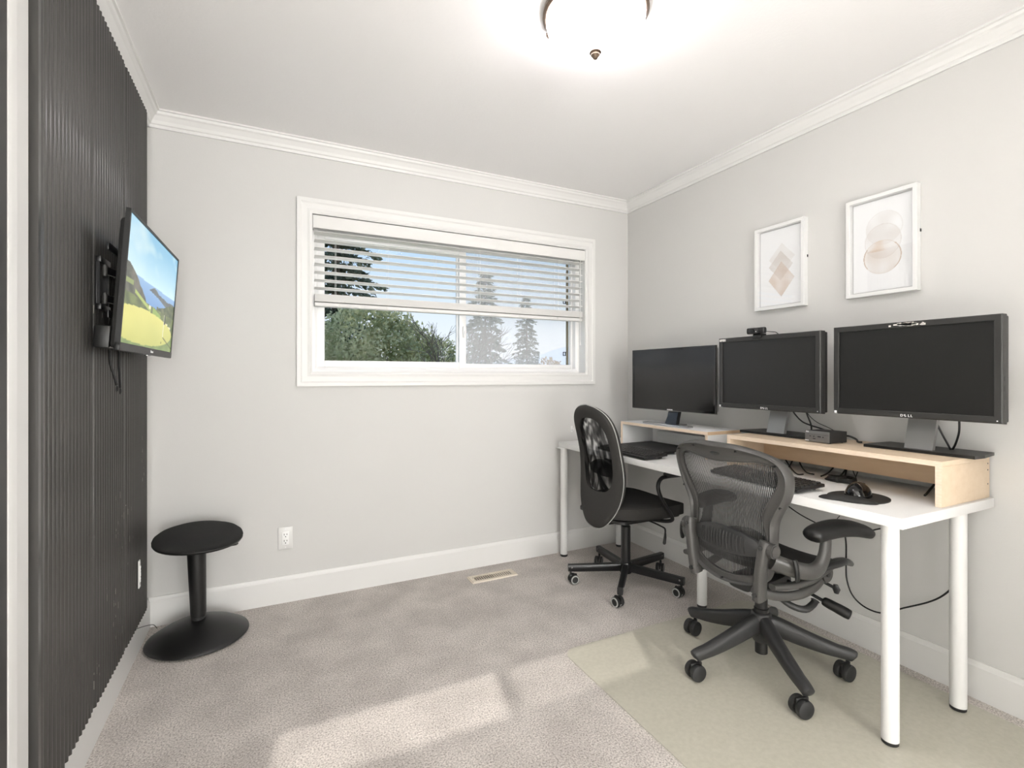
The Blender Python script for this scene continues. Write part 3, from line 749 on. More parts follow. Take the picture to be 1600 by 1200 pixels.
for z in (RT - .03, DZT + .05, DZT + .1):
    bm = bmesh.new(); cyl(bm, (RX1 - .014, RY0 - .0006, z), (RX1 - .014, RY0 + .003, z), .0028, seg=10); obj('screw', xform(bm, M2), 'blackmetal', r2)
r1 = thing('monitor_riser', 'white-faced monitor riser with pale wood edges carrying the thin left monitor', 'monitor riser', (2.05, 2.22, DZT))
M1 = loc_of(r1)
QX0, QX1, QY0, QY1, QT = 2.05, 2.30, 1.868, 2.575, .895
obj('top_board', xform(B(QX0, QX1, QY0, QY1, QT - .017, QT, .0006), M1), 'riserwhite', r1)
obj('front_edge', xform(B(QX0 - .0009, QX0 + .0002, QY0, QY1, QT - .017, QT), M1), 'birchedge', r1, smooth=0)
obj('end_edge', xform(B(QX0, QX1, QY0 - .0008, QY0 + .0002, QT - .017, QT), M1), 'birchwarm', r1, smooth=0)
for y0, y1 in ((QY0, QY0 + .017), (QY1 - .017, QY1)):
    sb = obj('side_board', xform(B(QX0, QX1, y0, y1, DZT + .0004, QT - .017, .0006), M1), 'riserwhite', r1)
    obj('board_edge', xform(B(QX0 - .0009, QX0 + .0002, y0, y1, DZT + .0004, QT - .017), M1), 'birchedge', sb, smooth=0)
obj('back_board', xform(B(2.268, 2.284, QY0 + .017, QY1 - .10, DZT + .0004, DZT + .082, .0006), M1), 'riserwhite', r1)

# ================================================================== MONITORS
def dell_logo(parent, mx):
    # D, L, L upright and a slanted E
    s = .0125
    for ch, dx, rz in (('D', -.0165, 0), ('E', -.0055, math.radians(28)), ('L', .0060, 0), ('L', .0145, 0)):
        text_mesh('logo_letter', ch, s, 'logo', parent, mx @ Matrix.Translation((dx, 0, 0)) @ Matrix.Rotation(rz, 4, 'Z'))
def monitor(label, y0, y1, z0, z1, x, zt, cy, sticker):
    # local: face looks along -x, origin on riser under the screen centre; text runs toward -y
    o = thing('monitor', label, 'monitor', (x, cy, zt), 0, 'two matching black monitors on the birch riser')
    a, b = y0 - cy, y1 - cy; lo, hi = z0 - zt, z1 - zt; bw = .021
    bm = bmesh.new()
    ring(bm, (a + bw, b - bw, lo + bw + .005, hi - bw), [(0, .007), (0, .001), (.0015, 0), (bw - .003, 0), (bw, .003), (bw, .030), (0, .030)], lambda u, v, d: V((d, u, v)))
    obj('bezel', bm, 'bezel', o, smooth=0)
    obj('screen', B(.0065, .012, a + bw - .002, b - bw + .002, lo + bw, hi - bw + .002), 'screenmatte', o, smooth=0)
    bm = bmesh.new(); box(bm, .029, .056, a + .003, b - .003, lo - .002 + .008, hi - .004, .004); obj('back_shell', bm, 'blackplastic', o)
    obj('side_band', B(.0295, .034, a + .0005, b - .0005, lo + .001, hi - .001), 'graphite', o, smooth=0)
    bm = bmesh.new(); box(bm, .052, .085, -.10, .10, lo + .08, hi - .08, .012); obj('back_bulge', bm, 'blackplastic', o)
    # neck: slanted brushed plate from base to screen back
    bm = bmesh.new(); N = [(.075, .011), (.100, .10), (.118, .17), (.122, .24)]
    vs = []
    for (px, pz) in N:
        vs.append([bm.verts.new((px + dx, yy, pz)) for dx, yy in ((0, -.045), (0, .045), (.018, .045), (.018, -.045))])
    for r0, r1_ in zip(vs, vs[1:]):
        for k in range(4): bm.faces.new((r0[k], r0[(k + 1) % 4], r1_[(k + 1) % 4], r1_[k]))
    bm.faces.new(vs[0]); bm.faces.new(vs[-1])
    obj('neck', bm, 'neckmetal', o)
    bm = bmesh.new(); cyl(bm, (.060, 0, .24), (.126, 0, .24), .028, seg=20); obj('pivot_joint', bm, 'blackplastic', o)
    bm = bmesh.new(); prism(bm, [(.045, -.178), (.045, .172), (.105, .178), (.222, .165), (.222, -.165), (.105, -.182)], .0005, .011)
    obj('base_plate', bm, 'blackplastic', o, smooth=0)
    fm = axes((0, -1, 0), (0, 0, 1), (-1, 0, 0), (-.0004, (a + b) / 2 + .0, lo + .0115))
    dell_logo(o, fm)
    bm = bmesh.new(); box(bm, -.0006, .0005, b - .014, b - .004, lo + .006, lo + .016); obj('power_sticker', bm, 'logo', o, smooth=0)
    bm = bmesh.new(); cyl(bm, (-.0008, a + .012, lo + .012), (.001, a + .012, lo + .012), .0022, seg=10); obj('power_light', bm, 'logo', o)
    for k in range(4):
        bm = bmesh.new(); box(bm, .016, .022, a - .0006, a + .001, lo + .05 + .03 * k, lo + .066 + .03 * k); obj('side_button', bm, 'graphitedark', o, smooth=0)
    if sticker == 'label':
        bm = bmesh.new(); box(bm, -.0006, .0004, b - .044, b - .006, hi - .017, hi - .005); obj('asset_sticker', bm, 'sticker', o, smooth=0)
    else:
        bm = bmesh.new(); random.seed(9)
        for k in range(60):
            yy = random.gauss(-.0, .022); zz = hi - .010 + random.gauss(0, .0025)
            w = random.uniform(.002, .007); h_ = random.uniform(.001, .004)
            box(bm, -.0006, .0004, yy - w, yy + w, max(hi - .017, zz - h_), min(hi - .003, zz + h_))
        obj('label_residue', bm, 'residue', o, smooth=0)
    return o
mB = monitor('wide black monitor with webcam on top and small white sticker on bezel', 1.313, 1.842, 1.023, 1.380, 2.10, RT, 1.5775, 'label')
mC = monitor('wide black monitor nearest the camera with white glue residue on top bezel', .732, 1.259, 1.029, 1.386, 2.10, RT, .9955, 'residue')
# thin glossy monitor on the white riser
p0, p1 = V((2.138, 1.898, 0)), V((2.111, 2.537, 0))
w1 = (p1 - p0).length; mid = (p0 + p1) / 2
mA = thing('monitor', 'thin glossy black monitor with flat silver foot on the white-faced riser', 'monitor', (mid.x, mid.y, QT), -math.atan2(p1.x - p0.x, p1.y - p0.y))
lo, hi = .980 - QT, 1.352 - QT
bm = bmesh.new(); ring(bm, (-w1 / 2 + .013, w1 / 2 - .013, lo + .016, hi - .013), [(0, .003), (0, .0005), (.012, 0), (.013, .001), (.013, .018), (0, .018)], lambda u, v, d: V((d, u, v)))
obj('bezel', bm, 'blackgloss', mA, smooth=0)
obj('screen', B(.0025, .008, -w1 / 2 + .012, w1 / 2 - .012, lo + .013, hi - .011), 'screen', mA, smooth=0)
obj('trim_band', B(.0125, .017, -w1 / 2 - .0012, w1 / 2 + .0012, lo - .0012, hi + .0012), 'alugrey', mA, smooth=0)
bm = bmesh.new(); box(bm, .0165, .040, -w1 / 2 + .01, w1 / 2 - .01, lo + .008, hi - .008, .008); obj('back_shell', bm, 'blackplastic', mA)
bm = bmesh.new(); vs = []
for px, pz in ((.004, .010), (.020, .05), (.034, .10), (.036, .16)):
    hw = .044 if pz < .03 else .038
    vs.append([bm.verts.new((px + dx, yy, pz)) for dx, yy in ((0, -hw), (0, hw), (.026, hw), (.026, -hw))])
for r0, r1_ in zip(vs, vs[1:]):
    for k in range(4): bm.faces.new((r0[k], r0[(k + 1) % 4], r1_[(k + 1) % 4], r1_[k]))
bm.faces.new(vs[0]); bm.faces.new(vs[-1]); obj('neck', bm, 'blackgloss', mA)
bm = bmesh.new(); box(bm, -.040, .0, -.175, .185, .0005, .0105, .004); box(bm, -.006, .09, -.05, .05, .0005, .0095, .003); obj('foot', bm, 'silver', mA)
text_mesh('logo', 'SAMSUNG', .0095, 'logo', mA, axes((0, -1, 0), (0, 0, 1), (-1, 0, 0), (-.0002, 0, lo + .008)))

# webcam clipped on the middle monitor
wc = thing('webcam', 'small black webcam clipped on top of the middle monitor', 'webcam', (2.098, 1.612, 1.3805))
bm = bmesh.new(); sweep(bm, [(-.008, .047, .022), (-.008, .044, .022), (-.008, -.044, .022), (-.008, -.047, .022)], [(.009, .011), (.012, .0145), (.012, .0145), (.009, .011)], 14, up=(0, 0, 1), power=4); body = obj('body', bm, 'blackplastic', wc)
bm = bmesh.new(); box(bm, -.0225, -.018, -.018, .034, .011, .033, .003); obj('face_plate', bm, 'graphitedark', wc)
bm = bmesh.new(); cyl(bm, (-.026, .010, .022), (-.021, .010, .022), .0085, seg=18); lens = obj('lens_ring', bm, 'blackgloss', wc)
bm = bmesh.new(); cyl(bm, (-.0268, .010, .022), (-.0255, .010, .022), .004, seg=14); obj('lens', bm, 'screen', lens)
bm = bmesh.new(); cyl(bm, (-.0235, -.008, .017), (-.0222, -.008, .017), .002, seg=10); obj('indicator', bm, 'logo', wc)
bm = bmesh.new(); box(bm, -.006, -.0012, -.022, .022, -.014, .012, .002); box(bm, -.006, .036, -.02, .02, .0006, .009, .002); obj('clip', bm, 'blackplastic', wc)
bm = bmesh.new(); sweep(bm, cr([(.004, -.03, .018), (.022, -.062, .013), (.036, -.074, .008), (.062, -.078, -.02), (.066, -.078, -.07)], 5), .0018, 6); obj('cable', bm, 'cord', wc)

# mini computer
pc = thing('mini_computer', 'small grey box computer standing on riser between the two monitors', 'computer', (2.145, 1.318, RT), math.radians(-4))
obj('case', B(-.052, .055, -.054, .054, .003, .049, .002), 'blackmatte', pc)
obj('front_panel', B(-.0555, -.0515, -.0545, .0545, .0025, .0495, .0015), 'pcgrey', pc)
obj('seam', B(-.0560, -.0552, -.0545, .0545, .0345, .0352), 'dark', pc, smooth=0)
for y, w, h_ in ((.030, .0022, .0022), (.013, .0024, .0024), (-.028, .0026, .0028)):
    bm = bmesh.new(); cyl(bm, (-.0562, y, .026), (-.0550, y, .026), w, seg=12); obj('port', bm, 'dark', pc)
obj('port', B(-.0562, -.0550, -.018, -.004, .0245, .0285), 'dark', pc, smooth=0)
obj('port', B(-.0562, -.0550, .006, .017, .0150, .0180), 'dark', pc, smooth=0)
obj('sticker', B(-.0562, -.0552, .036, .053, .005, .0085), 'logo', pc, smooth=0)
text_mesh('logo', 'ASUS', .006, 'logo', pc, axes((0, -1, 0), (0, 0, 1), (-1, 0, 0), (-.0562, .043, .044)))
for y in (-.04, .04):
    for xx in (-.035, .04):
        bm = bmesh.new(); cyl(bm, (xx, y, .0003), (xx, y, .0035), .006, seg=12); obj('foot', bm, 'rubber', pc)

# ================================================================== KEYBOARDS, MOUSE, LAPTOP
def keyboard(label, loc, rz, L=.44, Wd=.15, rows=6, cols=21, tilt=4):
    # local: +x away from the user, y along length
    k = thing('keyboard', label, 'keyboard', loc, rz)
    tm = Matrix.Translation((-Wd / 2, 0, .004)) @ Matrix.Rotation(math.radians(-tilt), 4, 'Y')
    bm = bmesh.new(); box(bm, 0, Wd, -L / 2, L / 2, 0, .014, .004); obj('body', xform(bm, tm), 'kbbody', k)
    bm = bmesh.new()
    px, py = (Wd - .016) / rows, (L - .016) / cols
    for i in range(rows):
        if i == 0: spans = [(0, 1.4), (1.4, 1.4), (2.8, 1.4), (4.2, 6.2), (10.4, 1.4), (11.8, 1.4), (13.2, 1.6)] + [(15.1 + q, 1) for q in range(3)] + [(18.3, 1.7), (20, 1)]
        else: spans = [(q, 1) for q in range(14)] + [(14, .9)] + [(15.1 + q, .97) for q in range(3)] + [(18.1 + q * .97, .97) for q in range(3)]
        for s0, w in spans:
            yy = L / 2 - .008 - (s0 + w / 2) * py
            r = bmesh.ops.create_cube(bm, size=1.0)
            for v in r['verts']:
                if v.co.z > 0: v.co.x *= .78; v.co.y *= .80
            bmesh.ops.transform(bm, matrix=tm @ Matrix.Translation((.008 + (i + .5) * px, yy, .0165)) @ Matrix.Diagonal((px * .9, w * py * .92, .008, 1)), verts=r['verts'])
    obj('keys', bm, 'keycap', k, smooth=0)['kind'] = 'stuff'
    for yy in (-L / 2 + .04, L / 2 - .04):
        bm = bmesh.new(); box(bm, Wd / 2 - .03, Wd / 2 - .015, yy - .012, yy + .012, .0004, .012, .001); obj('foot', bm, 'rubber', k)
    return k
keyboard('black keyboard in front of closed laptop, partly in sunlight', (1.822, 2.205, DZT), math.radians(-3))
keyboard('black keyboard beside the mouse pad, under the birch riser', (1.835, 1.385, DZT), math.radians(-4), L=.43)
lp = thing('laptop', 'closed black laptop lying under the white-faced riser', 'laptop', (2.075, 2.27, DZT), math.radians(2))
obj('base', B(-.13, .13, -.185, .185, .003, .0145, .004), 'blackplastic', lp)
obj('lid', B(-.13, .13, -.185, .185, .0152, .0225, .003), 'blackmatte', lp)
for x in (-.105, .105):
    for y in (-.15, .15):
        bm = bmesh.new(); cyl(bm, (x, y, .0003), (x, y, .004), .007, seg=10); obj('rubber_foot', bm, 'rubber', lp)
obj('port', B(-.05, -.035, -.1856, -.1846, .006, .011), 'greyrim', lp, smooth=0)
# mouse pad: round pad with a raised wrist lobe toward the user
mp_ = thing('mouse_pad', 'black mouse pad with raised wrist rest near the desk front', 'mouse pad', (1.885, 1.058, DZT + .0003))
bm = bmesh.new(); poly = []
for k in range(48):
    a = 2 * PI * k / 48
    x, y = math.cos(a), math.sin(a)
    rr = .100 if x > -.2 else .098
    px = .012 + .108 * x; py = -.008 + .090 * y
    poly.append((px, py))
prism(bm, poly, 0, .0035); obj('pad', bm, 'blackmatte', mp_)
bm = bmesh.new(); rest = bmesh.ops.create_uvsphere(bm, u_segments=28, v_segments=14, radius=1.0)
for v in bm.verts:
    y = v.co.y; v.co = V((v.co.x * (.034 - .006 * math.cos(y * 3.1)) - .066, y * .088 + .012, max(0, v.co.z) * .017 + .001))
xform(bm, Matrix.Rotation(math.radians(24), 4, 'Z')); obj('wrist_rest', bm, 'blackmatte', mp_, smooth=60)
ms = thing('mouse', 'black sculpted computer mouse with thumb rest on the mouse pad', 'mouse', (1.905, 1.05, DZT + .0038), math.radians(8))
bm = bmesh.new(); bmesh.ops.create_uvsphere(bm, u_segments=32, v_segments=20, radius=1.0)
for v in bm.verts:
    x, y, z = v.co
    hz = .049 * (1 - .30 * max(0, x) ** 2 + .02) * (1 - .12 * max(0, -y))
    nx = x * .062; ny = y * (.036 - .004 * x) + (.004 if z > 0 else 0) * (1 - abs(x))
    if y > .3 and z < .25: ny += .012 * (1 - x * x) * max(0, .25 - abs(z - .05)) * 4 * .5
    nz = max(0, z) ** .8 * hz if z > 0 else max(z, -.06) * .01
    v.co = (nx, ny, nz + .002)
obj('shell', bm, 'blackgloss', ms, smooth=70)
bm = bmesh.new(); sweep(bm, [(.052, .000, .0225), (.035, .002, .040), (.012, .003, .0485)], (.0028, .0012), 8); obj('button_gap', bm, 'dark', ms)
bm = bmesh.new(); cyl(bm, (.034, -.003, .036), (.034, .007, .036), .0085, seg=18); obj('scroll_wheel', bm, 'rubber', ms)
bm = bmesh.new(); sweep(bm, cr([(-.028, .033, .020), (-.005, .038, .022), (.020, .034, .021)], 4), .0022, 6); obj('thumb_button', bm, 'graphite', ms)

# ================================================================== CORDS
def cord(name, label, pts, r=.0024, group=None, n=6):
    bm = bmesh.new(); sweep(bm, cr(pts, n), r, 8)
    return tag(obj(name, bm, 'cord', smooth=70), label, 'cable', group)
W_ = 2.30
cord('power_cable', 'black cable hanging from under desk in a long loop against the wall',
     [onx(1319, 822, 2.20) - V((0, 0, .02)), onx(1322, 850, 2.26), onx(1322, 880, W_), onx(1323, 905, W_), onx(1332, 930, W_), onx(1352, 949, W_), onx(1380, 958, W_), onx(1412, 950, W_), onx(1450, 941, W_), onx(1474, 930, W_), onx(1490, 913, W_), onx(1497, 880, W_), onx(1497, 850, W_)], .0032)
cord('power_cable', 'black cable running along the wall under the desk behind mesh chair',
     [onx(1205, 770, W_), onx(1240, 797, W_), onx(1265, 812, W_), onx(1292, 824, W_), onx(1330, 834, W_), onx(1375, 826, 2.28)], .0030)
cord('thin_cable', 'thin black wire dangling below the desk edge above the armrest',
     [onx(1312, 806, 2.20), onx(1308, 811, 2.20), onx(1309, 815, 2.20), onx(1312, 820, 2.20), onx(1312, 832, 2.20)], .0016)
cord('monitor_cable', 'thick black cable sagging from middle monitor to mini computer',
     [onx(1236, 638, 2.20), onx(1243, 648, 2.21), onx(1254, 659, 2.215), onx(1268, 665, 2.215), onx(1281, 669, 2.21), onx(1294, 674, 2.21), onx(1300, 680, 2.208)], .0034)
cord('monitor_cable', 'short thick black cable dropping straight behind mini computer',
     [onx(1258, 638, 2.215), onx(1262, 650, 2.22), onx(1267, 663, 2.225), onx(1268, 674, 2.225), onx(1268, 684, 2.225)], .0036)
cord('monitor_cable', 'thin black wire slanting from middle monitor behind mini computer',
     [onx(1259, 640, 2.22), onx(1265, 650, 2.22), onx(1277, 660, 2.225), onx(1292, 667, 2.225), onx(1305, 674, 2.222), onx(1312, 680, 2.215)], .0016)
cord('computer_cable', 'short black cable bending down beside the mini computer',
     [V((2.19, 1.272, RT + .030)), V((2.21, 1.258, RT + .028)), V((2.23, 1.243, RT + .016)), V((2.235, 1.238, RT + .005)), V((2.242, 1.225, RT + .005))], .0042)
cord('monitor_cable', 'black cable slanting down under the nearest monitor to its base',
     [onx(1458, 648, 2.22), onx(1464, 662, 2.225), onx(1473, 680, 2.235), onx(1483, 698, 2.25), onx(1486, 706, 2.262) + V((0, 0, .003))], .0036)
cord('monitor_cable', 'black cable hanging almost straight under the nearest monitor',
     [onx(1498, 648, 2.22), onx(1499, 664, 2.23), onx(1498, 678, 2.24), onx(1493, 694, 2.255), onx(1488, 704, 2.27) + V((0, 0, .003))], .0036)
def desk_pt(u, v, x):
    p = onx(u, v, x)                              # on the wall side, or lying on the desktop where the pixel falls there
    return p if p.z > DZT + .004 else onz(u, v, DZT + .004)
cord('desk_cable', 'black cable arching out of the gap under birch riser near keyboard',
     [desk_pt(1226, 716, 2.29), desk_pt(1231, 724, 2.285), desk_pt(1238, 734, 2.27), desk_pt(1246, 741, 2.22), desk_pt(1255, 741, 2.18)], .003)
cord('desk_cable', 'black cable crossing behind keyboard under birch riser',
     [desk_pt(1240, 716, 2.29), desk_pt(1236, 724, 2.285), desk_pt(1232, 731, 2.28), desk_pt(1228, 738, 2.22)], .003)
cord('desk_cable', 'black cable curving down to the desk right of keyboard',
     [desk_pt(1248, 718, 2.29), desk_pt(1251, 726, 2.285), desk_pt(1256, 734, 2.27), desk_pt(1262, 739, 2.22), desk_pt(1272, 741, 2.18)], .003)
cord('desk_cable', 'black cable sloping from riser gap into the cable bundle',
     [desk_pt(1306, 725, 2.29), desk_pt(1300, 733, 2.28), desk_pt(1292, 740, 2.24), desk_pt(1283, 744, 2.16)], .0032)
cord('desk_cable', 'black cable standing upright behind the cable bundle',
     [desk_pt(1324, 728, 2.29), desk_pt(1322, 736, 2.285), desk_pt(1320, 746, 2.27), desk_pt(1318, 752, 2.22)], .0036)
cord('desk_cable', 'short slanted black cable between riser gap and bundle end',
     [desk_pt(1322, 732, 2.285), desk_pt(1317, 739, 2.25), desk_pt(1312, 744, 2.17)], .003)
cord('desk_cable', 'thin black wire of a crossed pair behind the mouse, left one',
     [desk_pt(1332, 734, 2.29), desk_pt(1335, 741, 2.285), desk_pt(1338, 748, 2.275), desk_pt(1339, 753, 2.24)], .0018)
cord('desk_cable', 'thin black wire of a crossed pair behind the mouse, right one',
     [desk_pt(1341, 735, 2.29), desk_pt(1338, 743, 2.285), desk_pt(1336, 749, 2.275), desk_pt(1333, 754, 2.24)], .0018)
cord('desk_cable', 'short black cable poking from riser gap near its right end',
     [desk_pt(1468, 748, 2.285), desk_pt(1459, 758, 2.27), desk_pt(1449, 770, 2.225), desk_pt(1445, 774, 2.20)], .0040)
# coiled bundle behind the keyboard
cb = thing('cable_bundle', 'coiled black cable bundle lying behind the right keyboard', 'cable', (2.11, 1.235, DZT))
for q in range(4):
    bm = bmesh.new(); n = 26
    sweep(bm, [((.018 + .004 * q) * math.cos(2 * PI * k / n) + .003 * q, (.062 - .004 * q) * math.sin(2 * PI * k / n), .0045 + .005 * q + .002 * math.sin(4 * PI * k / n + q)) for k in range(n)], .0034, 7, closed=True)
    obj('loop', bm, 'cord', cb)
bm = bmesh.new(); box(bm, -.030, .034, -.006, .006, .0008, .026, .004); obj('tie', bm, 'blackmatte', cb)

# ================================================================== PICTURES
def art_base(s, t): return .945, .95, .955
def diamonds(s, t):
    c = list(art_base(s, t))
    X, Y = s * .20, t * .335
    for cx_, cy_, hw, hh, col, a in ((.105, .205, .062, .066, (.84, .82, .80), .4), (.100, .172, .058, .066, (.77, .74, .715), .6), (.103, .112, .062, .078, (.78, .70, .64), .72)):
        d = 1 - abs(X - cx_) / hw - abs(Y - cy_) / hh
        if d > 0:
            w = a * (.75 + .5 * noise.noise((X * 22, Y * 22, cx_ * 60)))
            if d < .05: w *= 1.15
            w = max(0, min(1, w)); c = [p + (q - p) * w for p, q in zip(c, col)]
    return tuple(c)
def circles(s, t):
    c = list(art_base(s, t))
    X, Y = s * .20, t * .335
    for cx_, cy_, rx, ry, col, a in ((.106, .228, .062, .062, (.87, .86, .85), .5), (.102, .180, .062, .064, (.83, .81, .795), .5), (.100, .122, .064, .062, (.82, .775, .735), .5)):
        d = 1 - math.hypot((X - cx_) / rx, (Y - cy_) / ry)
        if d > 0:
            nz = noise.noise((X * 20, Y * 20, cy_ * 60))
            w = a * (.65 + .9 * nz)
            if d < .035: w = a * 1.25
            w = max(0, min(1, w)); c = [p + (q - p) * w for p, q in zip(c, col)]
            if cy_ < .13 and Y > .145 and nz > .02: c = [p + (q - p) * min(.8, nz * 1.6) for p, q in zip(c, (.80, .70, .61))]
            if cy_ < .13 and d < .05 and (X > .14 or X < .05): c = [p + (q - p) * .5 for p, q in zip(c, (.66, .54, .44))]
    return tuple(c)
def picture(label, y0, y1, z0, z1, fn):
    d = .030
    o = thing('picture_frame', label, 'picture', (XR - .001, (y0 + y1) / 2, (z0 + z1) / 2), 0, None)
    hw, hh = (y1 - y0) / 2, (z1 - z0) / 2; fwid = .016
    for s in 'brtl':
        bm = bmesh.new(); ring_side(bm, (-hw + fwid, hw - fwid, -hh + fwid, hh - fwid), [(0, -.004), (0, -d + .001), (.001, -d), (fwid - .001, -d), (fwid, -d + .001), (fwid, 0), (.006, 0), (.006, -.004)], s, lambda u, v, q: V((q, u, v)))
        obj('frame_bar', bm, 'framepaint', o, smooth=0)
    obj('backing', B(-.008, -.004, -hw + .008, hw - .008, -hh + .008, hh - .008), 'framein', o, smooth=0)
    pw, ph = 2 * (hw - fwid - .006), 2 * (hh - fwid - .006)
    picture_grid('print', pw, ph, 110, 180, fn, 'artprint', o, lambda u, v: V((-.0092, pw / 2 - u, v - ph / 2)))
    obj('print_board', B(-.0089, -.008, -pw / 2, pw / 2, -ph / 2, ph / 2), 'white', o, smooth=0)
    g = obj('glass', B(-.0265, -.0250, -hw + fwid - .003, hw - fwid + .003, -hh + fwid - .003, hh - fwid + .003), 'pictureglass', o, smooth=0)
    bm = bmesh.new(); box(bm, -.007, -.001, -hw - .003, -hw + .001, .02, .032, .0008); obj('clip', bm, 'blackmetal', o)
    return o
picture('white framed watercolour print of stacked beige diamonds', 1.528, 1.80, 1.529, 1.957, diamonds)
picture('white framed watercolour print of overlapping beige circles', 1.064, 1.335, 1.530, 1.959, circles)

# ================================================================== CHAIR MAT
def rounded(x0, x1, y0, y1, r, n=8):
    P = []
    for cx_, cy_, a0 in ((x1 - r, y1 - r, 0), (x0 + r, y1 - r, PI / 2), (x0 + r, y0 + r, PI), (x1 - r, y0 + r, 1.5 * PI)):
        for k in range(n + 1): P.append((cx_ + r * math.cos(a0 + PI / 2 * k / n), cy_ + r * math.sin(a0 + PI / 2 * k / n)))
    return P
bm = bmesh.new(); prism(bm, rounded(1.135, 2.275, .66, 1.825, .06), .0004, .0034)
tag(obj('chair_mat', bm, 'chairmat'), 'translucent beige plastic chair mat on the carpet under mesh chair', 'chair mat')

# ================================================================== CHAIRS
def caster(parent, x, y, ang, r, w, gap, hood, rim):
    """twin-wheel caster; ang = direction of travel, wheels' axle across it"""
    M = Matrix.Translation((x, y, 0)) @ Matrix.Rotation(ang, 4, 'Z')
    off = -.018
    bm = bmesh.new()
    cyl(bm, (0, 0, r * 1.2), (0, 0, r * 2 + .022), .0065, seg=12)
    box(bm, off - r * .75, .010, -gap / 2 - .001, gap / 2 + .001, r * .8, r * 2 + .001, .004)
    h = obj('caster', xform(bm, M), hood, parent)
    for s in (-1, 1):
        m = M @ axes((1, 0, 0), (0, 0, 1), (0, -1, 0), (off, s * (gap / 2 + w / 2), r))
        bm = bmesh.new(); lathe(bm, [(0, -w / 2), (r * .82, -w / 2), (r * .95, -w * .42), (r, -w * .25), (r, w * .25), (r * .95, w * .42), (r * .82, w / 2), (0, w / 2)], 26, m)
        wh = obj('wheel', bm, 'rubber', h)
        if rim:
            bm = bmesh.new()
            for sg in (-1, 1):                # a pale band on both faces
                lathe(bm, [(r * .66, sg * w * .44), (r * .66, sg * w * .53), (r * .86, sg * w * .53), (r * .91, sg * w * .44), (r * .66, sg * w * .44)], 26, m, cap=False)
            wh_r = obj('tyre', bm, 'greyrim', h)
    return h

def grid_surface(bm, fn, nu, nv, thick=0.0, nrm=None):
    vs = [[bm.verts.new(fn(i / nu, j / nv)) for i in range(nu + 1)] for j in range(nv + 1)]
    for j in range(nv):
        for i in range(nu): bm.faces.new((vs[j][i], vs[j][i + 1], vs[j + 1][i + 1], vs[j + 1][i]))
    return vs

def interp(tab, z):
    """smooth table lookup tab=[(z,val)] ascending"""
    if z <= tab[0][0]: return tab[0][1]
    for (a, va), (b, vb) in zip(tab, tab[1:]):
        if z <= b:
            t = (z - a) / (b - a); return va + (vb - va) * t
    return tab[-1][1]

